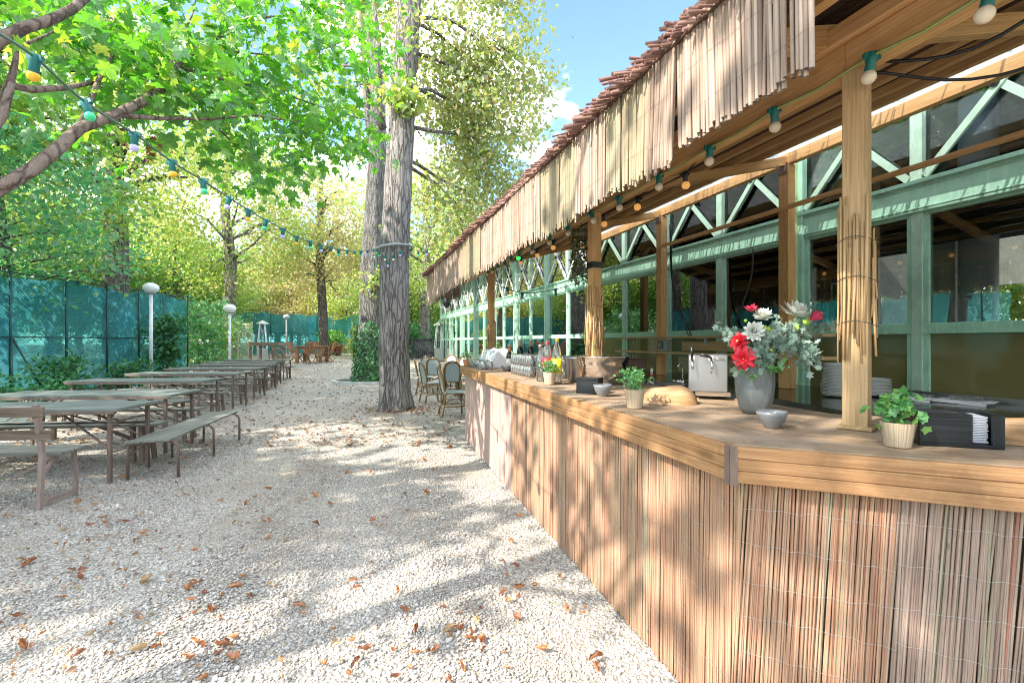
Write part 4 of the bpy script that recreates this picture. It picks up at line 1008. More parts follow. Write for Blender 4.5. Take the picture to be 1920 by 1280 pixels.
for sv, off, sc, rz, mt in ((-3, -12.5, .9, 1, L_GREEN), (1, -13.5, 1.0, 2, L_YG), (5, -12.5, .9, 3, L_GREEN), (9, -13, 1.0, 4, L_GREEN), (13, -13, 1.0, 5, L_YG)):
    c = dup(tE, tuple(fp(sv, 0, off)), rz, label='green tree seen through the glass on the far side of the pavilion', group='trees beyond the pavilion', scale=sc)
    for ch in c.children:
        if ch.name.startswith('crown'): ch.material_slots[0].link = 'OBJECT'; ch.material_slots[0].material = mt
tB2 = place(tB, 795, 30, .85, 2.6, L_YG, 'pale straight trunk behind the far heater at the end of the canopy', BARK1)
# trees beside and behind the camera whose crowns shade the path
SHADE = 'trees that shade the path'
for i, (x, y, cz, rx, rz, ncl, seed) in enumerate([(-11.4, -1.3, 8.0, 2.6, 2.0, 30, 51), (-11.5, 3.6, 8.4, 3.4, 2.6, 34, 52), (-5.4, -6.0, 8.2, 3.2, 2.2, 7, 53), (-13.5, 8.6, 8.6, 3.2, 2.6, 32, 54), (-10.4, 6.4, 8.6, 2.7, 2.0, 30, 58), (-14.5, 13.5, 8.8, 3.0, 2.2, 30, 59), (-8.4, -9.5, 9.0, 3.0, 2.2, 14, 55)]):
    tree('lime_tree', ['lime tree whose crown shades the gravel path', 'lime tree near the fence shading the tables'][i in (1, 3, 4, 5)], (x, y), 10, .22, cz, rx, rz, ncl, 110, .27, L_GREEN, BARKD, seed, SHADE, spread=.45, limb=.08)

tree('lime_tree', 'young lime tree whose thin crown dapples the bar with shade', (-4.9, -.4), 8, .13, 6.6, 2.5, 1.9, 14, 42, .15, L_GREEN, BARKD, 57, SHADE, spread=.26, limb=.08)
# shrubs
def shrub(name, label, px, Y, h, rx, n, ls, mt, seed, cat='shrub', group=None, z0=.1, tmpl=QUADLEAF, X=None):
    g_ = np.random.default_rng(seed); x = (px - 960) / FP * Y if X is None else X
    root = thing(name, label, cat, (x, Y, 0), 0, group); s = MB()
    for k in range(9):
        a = g_.uniform(0, 6.28); s.tube(limb_pts((g_.normal() * .06, g_.normal() * .06, 0), (math.cos(a) * rx * .7, math.sin(a) * rx * .7, h * g_.uniform(.6, .95)), .05, 4, seed=seed + k), [.018, .014, .011, .008, .004], 5)
    s.build('stem', BARKD, root)
    cen = np.stack([g_.normal(0, rx * .5, n // 20), g_.normal(0, rx * .5, n // 20), z0 + (h - z0) * g_.random(n // 20)], -1)
    P = clump_points(cen, 20, min(.2, rx * .28), g_, .8); P[:, 2] = np.maximum(P[:, 2], .02)
    leaves('foliage', P, ls, g_, tmpl, mt, root); return root
shrub('bramble_bush', 'dark green bramble bush climbing the near fence beside the leaning post', 95, 11.6, 1.0, .5, 900, .12, L_IVY, 61, 'bush', X=-10.9)
shrub('bramble_bush', 'low green and brown bush at the foot of the near fence', 200, 13.6, .8, .45, 600, .12, L_IVY, 62, 'bush', X=-11.0)
shrub('ivy_bush', 'tall dark ivy column growing beside the nearest white lamp', 308, 15.4, 2.35, .4, 1600, .13, L_IVY, 63, 'bush', X=-11.05)
shrub('nettle_patch', 'low leafy weeds along the near fence behind the second table', 30, 10, .5, .8, 600, .11, L_IVY, 64, 'plant', X=-10.7)
shrub('laurel_shrub', 'tall loose green shrub at the end of the near teal fence', 375, 21.5, 2.9, 1.2, 2600, .16, L_TEAL, 65)
shrub('laurel_shrub', 'green shrub left of the second white lamp', 405, 26, 2.3, 1.2, 2000, .16, L_GREEN, 66)
shrub('hydrangea_bush', 'bright green rounded bush behind the teak table', 625, 37, 1.7, .9, 1500, .17, L_MAPLE, 67, 'bush')
shrub('hydrangea_bush', 'yellow green bush with bare stems left of the ivy clad trunk', 668, 30, 1.9, .55, 1000, .15, L_YG, 68, 'bush')
shrub('fern_clump', 'withered brown fern clump below the bright green bush', 632, 35.5, .7, .5, 500, .16, L_DRY[0], 70, 'plant')
shrub('dark_hedge', 'dark green hedge bush behind the far slatted bench', 800, 33, 2.2, 1.6, 2600, .17, L_IVY, 71, 'bush'); shrub('dark_hedge', 'dark green hedge bush right of the tall trunk', 770, 29, 2.0, .9, 1600, .16, L_IVY, 72, 'bush')
shrub('dark_hedge', 'green hedge bush beside the pavilion corner', 835, 36, 2.6, 1.2, 1800, .17, L_GREEN, 73, 'bush')

# ------------------------------------------------------------------ fences
def fence(name, label, A, B, h, posts, fabric_h, seed, link=True, braces=(), sag=.06):
    A, B = Vector((*A, gz(A[1]))), Vector((*B, gz(B[1]) if A[1] > 18 else 0)); d = (B - A); ln = d.length; d /= ln; nn = Vector((-d.y, d.x, 0))
    nn.normalize()
    if nn.dot(-A) < 0: nn = -nn
    root = thing(name, label, 'fence', tuple(A)); root.location = A; g_ = random.Random(seed)
    for f in posts:
        p = A + d * (ln * f) + nn * .03; s = MB(); s.tube([p, p + Vector((0, 0, h))], .028, 8); s.tube([p + Vector((0, 0, h)), p + Vector((0, 0, h + .01))], .034, 8)
        s.build('post', DKGREEN, root, w=True)
    for z in (h * .5, h - .03):
        s = MB(); s.tube([A + nn * .03 + Vector((0, 0, z)), B + nn * .03 + Vector((0, 0, z))], .016, 6); s.build('rail', DKGREEN, root, w=True)
    for f, dx in braces:
        p = A + d * (ln * f) + nn * .05; s = MB(); s.tube([p + Vector((0, 0, h * .5)), p + nn * .55 + d * dx], .022, 6); s.build('brace', DKGREEN, root, w=True)
    nx, nz = int(ln / .35), 10; V = []
    for i in range(nx + 1):
        x = ln * i / nx; tp = fabric_h + sag * math.sin(x * 2.1) + .03 * math.sin(x * 5.3)
        for j in range(nz + 1):
            z = .03 + (tp - .03) * j / nz
            V.append(tuple(d * x - nn * (.03 + .035 * math.sin(x * 1.7 + z * 1.3) + .02 * math.sin(x * 4.1 - z * 2)) + Vector((0, 0, z))))
    F = np.array([[i * (nz + 1) + j, (i + 1) * (nz + 1) + j, (i + 1) * (nz + 1) + j + 1, i * (nz + 1) + j + 1] for i in range(nx) for j in range(nz)])
    npmesh('windscreen', np.array(V), F, FABRIC, root, smooth=True)
    if link:
        s = MB(); st = .085; w_ = .0028; hh = h - .03
        k = int((ln + hh) / st)
        for sgn in (1, -1):
            for i in range(k):
                x0 = i * st - hh if sgn > 0 else i * st; z0, z1 = .03, hh; x1 = x0 + sgn * (hh - .03)
                xa, za, xb, zb = x0, z0, x1, z1
                if sgn > 0:
                    if xa < 0: za += -xa; xa = 0
                    if xb > ln: zb -= xb - ln; xb = ln
                else:
                    if xa > ln: za += xa - ln; xa = ln
                    if xb < 0: zb -= -xb; xb = 0
                if zb - za < .05: continue
                pa = A + d * xa + nn * (.005 * sgn) + Vector((0, 0, za)); pb = A + d * xb + nn * (.005 * sgn) + Vector((0, 0, zb))
                s.tube([pa, pb], w_, 3, cap=False)
        o = s.build('chain_link', DKGREEN, root, w=True)
    return root
fence('mesh_fence', 'tall chain link fence with teal windscreen beside the near tables', (-11.55, -9.0), (-11.65, 17.2), 3.05, tuple((y + 9.0) / 26.2 for y in (-9, -6.5, -4, -1.5, 1, 3.5, 6, 8.6, 11.1, 12.5, 13.76, 14.94, 16.0, 17.2)), 2.95, 1, True, (((11.1 + 9) / 26.2, .35), ((11.1 + 9) / 26.2, -.5)))
fence('mesh_fence', 'chain link fence panel with dull green netting behind the lattice panel', (-20.6, 33), (-16.6, 41), 3.4, (0, .5, 1), 3.2, 2, True)
fence('mesh_fence', 'far green netted fence behind the teak table', (-17.2, 40.6), (-11.6, 43.5), 3.35, (0, .3, .55, .8, 1), 3.1, 3, False, sag=.2)
fence('mesh_fence', 'far green netted fence panel nearest to the second trunk', (-11.5, 43.6), (-8.5, 44.2), 3.0, (0, 1), 2.8, 4, False)

# ------------------------------------------------------------------ lamps, heaters and far furniture
def lamp(px, Y, zg, label, rg=.19):
    x = (px - 960) / FP * Y; o = thing('globe_lamp', label, 'lamp post', (x, Y, 0), 0, 'white globe lamps along the fence')
    s = MB(); s.tube([(0, 0, 0), (0, 0, zg - rg * .75)], .05, 12); s.tube([(0, 0, 0), (0, 0, .03)], .1, 12); s.build('pole', WHITEM, o)
    s = MB(); s.lathe([(.05, zg - rg * 1.0), (.11, zg - rg * .9), (.12, zg - rg * .72)], 16); s.build('collar', GREYM, o)
    s = MB(); s.ball((0, 0, zg), rg, 20, 12, (1.12, 1.12, .85)); s.build('globe', LAMPG, o)
lamp(283, 14.4, 3.02, 'nearest tall white globe lamp standing by the near fence'); lamp(431, 20.5, 2.66, 'white globe lamp beside the green lattice panel', .22); lamp(537, 36, 2.9, 'farthest white globe lamp beside the far green fence', .2)
def heater(px, Y, label, sc=1.0):
    x = (px - 960) / FP * Y; o = thing('patio_heater', label, 'patio heater', (x, Y, 0), R(20), 'pyramid patio heaters')
    s = MB(); s.box((0, 0, .36), (.46, .46, .72)); s.build('base', ALU, o, bevel=.02)
    s = MB()
    for a, b in ((-1, -1), (-1, 1), (1, -1), (1, 1)): s.beam((a * .22, b * .22, .72), (a * .11, b * .11, 2.0), .042, .042)
    for z, r_ in ((1.15, .185), (1.6, .145)):
        for q in ((1, 0), (-1, 0)): s.beam((q[0] * r_, -r_, z), (q[0] * r_, r_, z), .012, .012); s.beam((-r_, q[0] * r_, z), (r_, q[0] * r_, z), .012, .012)
    s.build('frame', WHITEM, o)
    s = MB(); s.tube([(0, 0, .72), (0, 0, 1.95)], .055, 12); s.build('tube', GLASS, o)
    s = MB(); s.lathe([(.3, 2.0), (.29, 2.03), (.06, 2.17), (.001, 2.2)], 4, smooth=False); s.build('cap', ALU, o); o.scale = (sc,) * 3
heater(492, 23.5, 'grey pyramid patio heater behind the old wooden cart', .95); heater(823, 25.5, 'white framed pyramid patio heater near the pavilion corner', .95)
def lattice():
    Y = 22; x = (459 - 960) / FP * Y; o = thing('lattice_panel', 'pale green wooden lattice screen standing behind the last tables', 'garden screen', (x, Y, 0), R(-6))
    s = MB(); 
    for a in (-.5, .5): s.box((a, 0, 1.2), (.09, .06, 2.4))
    s.box((0, 0, 2.25), (.91, .05, .08)); s.box((0, 0, .15), (.91, .05, .1)); fr = paint('pale_green_wood', (.45, .48, .31), .7); s.build('frame', fr, o, bevel=.004)
    s = MB()
    for i in range(6): s.box((-.36 + i * .145, .02, 1.2), (.035, .014, 2.0))
    for i in range(17): s.box((0, .004, .28 + i * .118), (.91, .014, .035))
    s.build('lattice', fr, o); o.scale = (.68, .8, .84)
lattice()
def cart():
    Y = 21.3; x = (503 - 960) / FP * Y; o = thing('wooden_cart', 'old wooden handcart with tray top and spoked wheel in front of the heater', 'cart', (x, Y, 0), R(-8))
    s = MB(); s.box((0, 0, .98), (1.5, .9, .05))
    for a in (-1, 1): s.box((0, a * .45, 1.03), (1.5, .035, .14)); s.box((a * .75, 0, 1.03), (.035, .865, .14))
    s.build('tray', OLDWOOD, o, bevel=.006)
    for a in (-.65, .5):
        for b in (-.38, .38): s = MB(); s.beam((a, b, 0), (a, b, .95), .09, .09); s.build('leg', OLDWOOD, o)
    w_ = None
    for b in (-.52,):
        s = MB(); cx = .78
        s.tube([(cx + .4 * math.cos(R(a)), b, .45 + .4 * math.sin(R(a))) for a in range(0, 361, 20)], .03, 6)
        for a in range(0, 180, 30): s.beam((cx + .4 * math.cos(R(a)), b, .45 + .4 * math.sin(R(a))), (cx - .4 * math.cos(R(a)), b, .45 - .4 * math.sin(R(a))), .03, .03, up=(0, 1, 0))
        s.tube([(cx, b - .05, .45), (cx, .5, .45)], .05, 8); s.build('wheel', OLDWOOD, o)
    s = MB(); s.beam((.7, -.2, .95), (1.5, -.25, .72), .06, .06); s.build('handle', OLDWOOD, o); o.scale = (.95, .9, 1.02)
cart()
def teak_table():
    Y = 23.8; x = (586 - 960) / FP * Y; o = thing('teak_table', 'square teak table between folding chairs on the far gravel', 'table', (x, Y, 0), R(4))
    s = MB()
    for i in range(6): s.box((0, -.5 + i * .2, .8), (1.25, .185, .04))
    s.build('tabletop', TEAK, o, bevel=.004); s = MB(); s.box((0, -.5, .73), (1.1, .03, .09)); s.box((0, .5, .73), (1.1, .03, .09)); s.box((-.55, 0, .73), (.03, .97, .09)); s.box((.55, 0, .73), (.03, .97, .09)); s.build('apron', TEAK, o)
    for a in (-1, 1):
        for b in (-1, 1): s = MB(); s.box((a * .55, b * .5, .39), (.13, .13, .78)); s.build('leg', TEAK, o, bevel=.004)
teak_table()
def folding_chair():
    o = thing('teak_chair', 'teak folding chair turned away from the camera in front of the teak table', 'chair', (0, 0, 0), 0, 'teak folding chairs at the far table')
    s = MB()
    for i in range(6): s.box((0, -.2 + i * .08, .45), (.46, .07, .022))
    s.build('seat', TEAK, o, bevel=.003)
    s = MB(); 
    for a in (-.2, .2): s.beam((a, -.2, .42), (a, -.42, 1.02), .045, .03, up=(1, 0, 0))
    for i in range(6): s.beam((-.13 + i * .052, -.24, .5), (-.13 + i * .052, -.41, .96), .04, .015, up=(0, 1, 0))
    s.beam((-.2, -.42, 1.0), (.2, -.42, 1.0), .03, .07); s.build('backrest', TEAK, o)
    for a in (-.23, .23):
        s = MB(); s.beam((a, -.28, 0), (a, .22, .46), .045, .028, up=(1, 0, 0)); s.build('leg', TEAK, o)
        s = MB(); s.beam((a * .9, .24, 0), (a * .9, -.22, .46), .045, .028, up=(1, 0, 0)); s.build('leg', TEAK, o)
    return o
fc = folding_chair(); Yc = 22.85; fc.location = ((587 - 960) / FP * Yc, Yc, gz(Yc))
for px, Y, rz, lb in ((556, 23.7, R(-100), 'teak folding chair at the lamp side of the teak table'), (613, 24.0, R(95), 'teak folding chair at the trunk side of the teak table'), (584, 24.9, R(180), 'teak folding chair on the far side of the teak table')):
    dup(fc, ((px - 960) / FP * Y, Y, 0), rz, lb)
def slat_bench():
    Y = 27; x = (803 - 960) / FP * Y; o = thing('slatted_fence', 'dark grey slatted timber screen beyond the rattan chairs', 'fence', (x, Y, 0), 0)
    s = MB()
    for i in range(17): s.box((-.95 + i * .118, 0, .66), (.085, .03, 1.0))
    s.build('slat_panel', DARKWOOD, o)
    s = MB(); s.box((0, -.03, 1.18), (2.1, .09, .06)); s.box((0, -.03, .12), (2.1, .06, .1)); s.box((0, -.035, .42), (2.1, .05, .05)); s.build('rail', DARKWOOD, o)
    for a in (-1.0, 1.0): s = MB(); s.box((a, 0, .62), (.1, .1, 1.24)); s.build('post', DARKWOOD, o)
slat_bench(); bpy.data.objects['slatted_fence'].scale = (.9, 1, 1.0)
o = thing('flower_pot', 'terracotta pot standing at the foot of the pavilion corner', 'pot', ((836 - 960) / FP * 30, 30, 0)); s = MB(); s.lathe([(.17, 0), (.25, .5), (.28, .5), (.28, .58), (.24, .58), (.2, .45)], 18); s.build('pot_body', TERRA, o)
g_ = np.random.default_rng(3); leaves('foliage', clump_points(np.array([[0, 0, .75], [.1, 0, .9], [-.1, 0, .85]]), 60, .12, g_, .9), .12, g_, QUADLEAF, L_GREEN, o)
o = thing('wall_speaker', 'dark round speaker hung at the top of the pavilion corner', 'speaker', tuple(fp(SB(9) - .3, 3.35, .28))); s = MB(); s.ball((0, 0, 0), .3, 14, 8, (.6, .6, 1)); s.build('case', BLACKP, o)

# ------------------------------------------------------------------ beer tables and benches
TL = 2.25
def beer_table():
    o = thing('beer_table', '', 'table', (0, 0, 0), 0, 'long folding beer tables in a row along the fence')
    s = MB()
    for i in range(3): s.box((0, -.232 + i * .232, .735), (TL, .229, .032))
    s.build('tabletop', TABLEW, o, bevel=.003)
    s = MB(); 
    for a in (-1, 1): s.box((a * (TL / 2 - .16), 0, .708), (.06, .64, .022)); s.box((0, a * .338, .712), (TL - .04, .022, .03))
    s.build('frame', RUST, o)
    for a in (-1, 1):
        x = a * (TL / 2 - .1)
        for b in (-1, 1):
            s = MB(); s.beam((x, b * .29, 0), (x, b * .29, .715), .032, .032); s.build('leg', RUST, o)
        s = MB(); s.tube([(x, -.29, .3), (x, .29, .3)], .011, 6); s.tube([(x, -.29, .6), (x, .29, .6)], .011, 6)
        for b in (-1, 1): s.beam((x, b * .1, .52), (x - a * .62, b * .1, .69), .024, .012); s.beam((x, b * .28, .33), (x - a * .55, b * .16, .69), .02, .012)
        s.build('brace', RUST, o)
    return o
def beer_bench(w_=.26, mt=BENCHW):
    o = thing('beer_bench', '', 'bench', (0, 0, 0), 0, 'low wooden benches beside the beer tables')
    s = MB(); s.box((0, -w_ / 4 - .001, .44), (TL, w_ / 2 - .003, .03)); s.box((0, w_ / 4 + .001, .44), (TL, w_ / 2 - .003, .03)); s.build('seat', mt, o, bevel=.003)
    for a in (-1, 1):
        x = a * (TL / 2 - .18)
        for b in (-1, 1): s = MB(); s.beam((x + a * .03, b * .12, 0), (x, b * .09, .425), .045, .04); s.build('leg', OLDWOOD, o)
        s = MB(); s.box((x, 0, .2), (.02, .18, .03)); s.beam((x, 0, .21), (x - a * .5, 0, .42), .022, .014); s.build('brace', RUST, o)
    return o
bt = beer_table(); bb = beer_bench()
ordn = ['nearest', 'second', 'third', 'fourth', 'fifth', 'sixth', 'seventh', 'last and farthest']
tabs = [(-3.94, 4.78, 6), (-4.30, 6.05, 5), (-5.28, 8.2, 4), (-5.80, 10.1, 4), (-6.35, 11.95, 3), (-7.02, 13.9, 3), (-7.65, 15.5, 2), (-8.25, 17.5, 2)]
for i, (x, y, a) in enumerate(tabs):
    an = R(a); ux = Vector((math.cos(an), math.sin(an), 0)); uy = Vector((-math.sin(an), math.cos(an), 0))
    c = Vector((x, y, 0)) - ux * TL / 2 + uy * .35
    lb = f'{ordn[i]} beer table of the row from the camera, weathered grey plank top'
    if i == 0: bt.location = c; bt.rotation_euler = (0, 0, an); bt['label'] = lb
    else: dup(bt, c, an, lb)
    for sd_, sx in ((-1, 0.05), (1, -.05)):
        if i == 0 and sd_ < 0: continue
        cb = c + uy * sd_ * (.62 if sd_ > 0 else .6) + ux * (sx - .1)
        lb = f'plank bench on the {"path" if sd_ < 0 else "far"} side of the {ordn[i]} beer table'
        lb = lb.replace('path side', 'camera side')
        if i == 0: bb.location = cb; bb.rotation_euler = (0, 0, an + R(1.5)); bb['label'] = lb
        else: dup(bb, cb, an + R(random.uniform(-1.5, 1.5)), lb)
# backrest bench in front
def back_bench():
    o = thing('backrest_bench', 'weathered slatted bench with backrest and pinkish steel end frame in front of the nearest table', 'bench', (-4.0, 4.06, 0), R(4))
    Lb = 2.4
    s = MB(); s.box((-Lb / 2 + .1, .16, .45), (Lb, .15, .03)); s.box((-Lb / 2 + .1, .33, .45), (Lb, .15, .03)); s.build('seat', BENCHW, o, bevel=.004)
    s = MB(); s.box((-Lb / 2 + .1, -.05, .83), (Lb - .04, .028, .082)); s.box((-Lb / 2 + .12, .0, .63), (Lb - .04, .028, .082)); s.build('backrest', OLDWOOD, o, bevel=.004)
    for x in (0, -Lb + .35):
        s = MB(); s.beam((x, -.0, 0), (x, .03, .45), .035, .035); s.beam((x, .03, .45), (x, -.03, .89), .035, .035); s.build('back_leg', RUSTP, o)
        s = MB(); s.beam((x, .37, 0), (x, .35, .435), .03, .03); s.build('front_leg', RUSTP, o)
        s = MB(); s.beam((x, 0, .05), (x, .37, .05), .02, .035); s.beam((x, .03, .3), (x, .2, .43), .02, .025); s.beam((x, .2, .415), (x - .42, .2, .2), .022, .014); s.box((x, .2, .42), (.03, .36, .02)); s.build('brace', RUSTP, o)
back_bench()
def tube_bench():
    o = thing('tube_leg_bench', 'low plank bench on bent rusty tube legs pointing away down the path', 'bench', (-3.72, 4.95, 0), R(12.5))
    Lb = 2.0; s = MB(); 
    for i in range(3): s.box((-.125 + i * .125, Lb / 2 - .02, .4 + .002 * i), (.122, Lb + .1, .024))
    s.build('seat', BENCHW, o, bevel=.003)
    for y in (.04, Lb * .5, Lb - .06):
        s = MB(); pts = [(-.23, y, 0), (-.23, y, .3), (-.215, y, .35), (-.17, y, .382), (.17, y, .382), (.215, y, .35), (.23, y, .3), (.23, y, 0)]
        s.tube(pts, .015, 8)
        if y < .1: s.tube([(-.23, y, .2), (.23, y, .2)], .009, 6) if False else s.tube([(-.23, y, .24), (-.05, y + .12, .38)], .009, 6)
        s.build('leg', RUST, o)
tube_bench()

# ------------------------------------------------------------------ rattan bistro chairs
def rattan():
    o = thing('rattan_chair', '', 'chair', (0, 0, 0), 0, 'rattan bistro chairs around the small tables')
    s = MB(); s.box((0, 0, .455), (.40, .40, .03)); s.build('seat', WEAVE, o, bevel=.012, seg=2)
    # back loop: -y is the back
    loop = [(-.19, -.2, .44), (-.205, -.225, .6), (-.205, -.255, .74), (-.17, -.285, .86), (-.1, -.3, .92), (0, -.305, .94), (.1, -.3, .92), (.17, -.285, .86), (.205, -.255, .74), (.205, -.225, .6), (.19, -.2, .44)]
    s = MB(); s.tube(loop, .019, 8); s.tube([(x * .86, y - .004, .44 + (z - .44) * .95) for x, y, z in loop], .012, 6); s.build('back_frame', WICKER, o)
    s = MB(); a = len(loop); pts = [Vector((x * .84, y, .47 + (z - .47) * .93)) for x, y, z in loop]
    b0 = len(s.v); cpt = Vector((0, -.25, .7)); s.v.append(cpt); s.v += pts
    for i in range(a): s.face([b0, b0 + 1 + i, b0 + 1 + (i + 1) % a])
    s.build('back_weave', WEAVE, o)
    for x in (-1, 1):
        s = MB(); s.tube([(x * .19, -.2, .45), (x * .2, -.225, .2), (x * .21, -.26, 0)], .018, 7); s.build('leg', WICKER, o)
        s = MB(); s.tube([(x * .18, .18, .45), (x * .195, .19, .2), (x * .2, .2, 0)], .018, 7); s.build('leg', WICKER, o)
    s = MB()
    s.tube([(.19, .18, .44), (-.19, .18, .44), (-.2, -.2, .44), (.2, -.2, .44), (.19, .18, .44)], .012, 6)
    for p0, p1 in (((-.198, .19, .2), (-.2, -.22, .2)), ((.198, .19, .2), (.2, -.22, .2)), ((-.198, .19, .22), (.198, .19, .22)), ((-.2, -.22, .22), (.2, -.22, .22))): s.tube([p0, p1], .013, 6)
    for sg in (-1, 1):
        s.tube([(-.19, sg * .19, .23), (-.1, sg * .19, .38), (0, sg * .19, .42), (.1, sg * .19, .38), (.19, sg * .19, .23)], .008, 6); s.tube([(sg * .19, -.19, .23), (sg * .19, -.1, .38), (sg * .19, 0, .42), (sg * .19, .1, .38), (sg * .19, .19, .23)], .008, 6)
    s.build('stretcher', WICKER, o)
    jm = mat('cream_binding', (.6, .55, .4), .6)
    for x in (-1, 1):
        for y, z in ((-.2, .46), (.185, .44), (-.225, .2), (.19, .2)): s = MB(); s.tube([(x * .195, y, z - .022), (x * .195, y, z + .022)], .0225, 7); s.build('joint_wrap', jm, o)
    s = MB(); s.tube([(0, -.305, .915), (0, -.305, .965)], .02, 7); s.build('joint_wrap', jm, o)
    return o
rc = rattan()
ch = [(851, 9.2, R(-72), 'rattan bistro chair tucked beside the end of the bar, nearest of the group'), (812, 11.3, R(-60), 'rattan bistro chair with seat turned to the pavilion, second nearest to the bar'), (798, 13.1, R(-80), 'rattan bistro chair nearest to the tall trunk'),
      (815, 14.3, R(0), 'rattan bistro chair with its pale blue back towards the camera, near the trunk'), (848, 11.9, R(8), 'rattan bistro chair with its pale blue back towards the camera, beside the bar end'), (808, 15.8, R(-25), 'rattan bistro chair behind the pale blue backed chairs'), (842, 17.2, R(170), 'rattan bistro chair facing the camera behind the metal tables'), (861, 15.6, R(150), 'rattan bistro chair close to the pavilion wall'), (872, 12.6, R(75), 'rattan bistro chair hidden behind the potted plant at the bar end')]
for i, (px, Y, a, lb) in enumerate(ch):
    l = ((px - 960) / FP * Y, Y, 0)
    if i == 0: rc.location = l; rc.rotation_euler = (0, 0, a); rc['label'] = lb
    else: dup(rc, l, a, lb)
def bistro_table():
    o = thing('bistro_table', 'small grey pedestal table among the rattan chairs near the trunk', 'table', (0, 0, 0), 0, 'small metal bistro tables')
    s = MB(); s.box((0, 0, .73), (.65, .65, .025)); s.build('tabletop', GREYM, o, bevel=.006); s = MB(); s.tube([(0, 0, .03), (0, 0, .72)], .035, 10); s.build('leg', IRON, o)
    s = MB(); s.box((0, 0, .02), (.45, .07, .035)); s.box((0, 0, .021), (.07, .45, .035)); s.build('base', IRON, o); return o
t_ = bistro_table(); t_.location = ((836 - 960) / FP * 15.2, 15.2, 0); dup(t_, ((858 - 960) / FP * 13.0, 13.0, 0), R(10), 'small grey pedestal table among the rattan chairs near the bar end')

# ------------------------------------------------------------------ things on the bar
def on(px, Y, z=BT + .0005): return Vector(((px - 960) / FP * Y, Y, z))
def bowl(px, Y, r, h, label):
    o = thing('dip_bowl', label, 'bowl', on(px, Y), 0, 'small grey bowls on the bar')
    s = MB(); s.lathe([(r * .42, 0), (r * .46, .004), (r * .5, .008), (r * .78, h * .4), (r * .95, h * .78), (r, h), (r * .965, h), (r * .9, h * .78), (r * .72, h * .42), (.0001, h * .14)], 32); s.build('bowl_body', CERAMIC, o)
bowl(1447, 1.945, .0585, .068, 'grey ceramic dip bowl in front of the tall vase'); bowl(1130, 3.06, .060, .076, 'grey ceramic dip bowl beside the first small black box'); bowl(949, 5.6, .062, .07, 'grey ceramic dip bowl in front of the standing wine bottle'); bowl(886, 7.0, .055, .06, 'grey ceramic dip bowl beside the farthest potted plant')

def pot_plant(px, Y, label, pr, ph, fh, seed, kind=0, col=None):
    o = thing('potted_plant', label, 'potted plant', on(px, Y), seed, 'little potted plants along the bar'); g_ = np.random.default_rng(seed)
    s = MB(); prof = []
    nr = 11
    for i in range(nr):
        z = ph * i / (nr - 1); r_ = pr * (.74 + .26 * i / (nr - 1))
        prof += [(r_ * .95, z - .0012 if i else 0), (r_ * 1.05, z + ph / nr * .45)]
    prof += [(pr * .9, ph + .004), (pr * .85, ph * .85), (.001, ph * .82)]
    s.lathe(prof, 24); s.build('pot', ROPE if kind < 2 else TERRA, o)
    n = 26 if kind == 0 else 40
    cen = np.stack([g_.normal(0, pr * .62, n), g_.normal(0, pr * .62, n), ph + fh * (.12 + .82 * g_.random(n)) * 1.0], -1)
    s = MB()
    for c in cen[:16]: s.tube([(0, 0, ph * .8), (c[0] * .5, c[1] * .5, (ph + c[2]) / 2), tuple(c)], .0012, 4, cap=False)
    s.build('stems', L_POT, o)
    P = clump_points(cen, 6 if kind == 0 else 9, pr * .2, g_, .9)
    if kind == 0:
        leaves('foliage', P, .026, g_, IVYT, L_POT, o, up=.9, droop=.5)
        P2 = np.array([(pr * 1.05 * math.cos(a), pr * 1.05 * math.sin(a), ph * z) for a, z in ((3.6, .9), (3.9, .75), (5.2, .9), (0.3, 1.1), (.6, 1.2), (2.5, .95))]); leaves('trailing_leaves', P2, .026, g_, IVYT, L_POT, o, droop=1.5)
    else: leaves('foliage', P, .017, g_, QUADLEAF, L_POT, o, up=.5, droop=-.6)
IVYT = (np.array([(0, .3, 0), (0, 0, 0), (.28, -.08, -.03), (.34, .2, -.05), (.5, .42, -.08), (.24, .55, -.04), (0, .95, -.08), (-.24, .55, -.04), (-.5, .42, -.08), (-.34, .2, -.05), (-.28, -.08, -.03)], float),
        np.array([[0, i, i % 10 + 1] for i in range(1, 11)]))
pot_plant(1683, 1.60, 'trailing ivy in a cream rope pot beside the near timber post', .049, .078, .105, 4, 0)
pot_plant(1190, 2.52, 'leafy plant in a woven pot between the carved board and the grey bowl', .052, .096, .11, 5, 1)
pot_plant(1030, 3.88, 'leafy plant in a woven pot in front of the yellow labelled bottle', .052, .098, .085, 6, 1)
pot_plant(876, 6.9, 'small plant in a pale pot at the far end of the bar', .065, .085, .11, 7, 2)

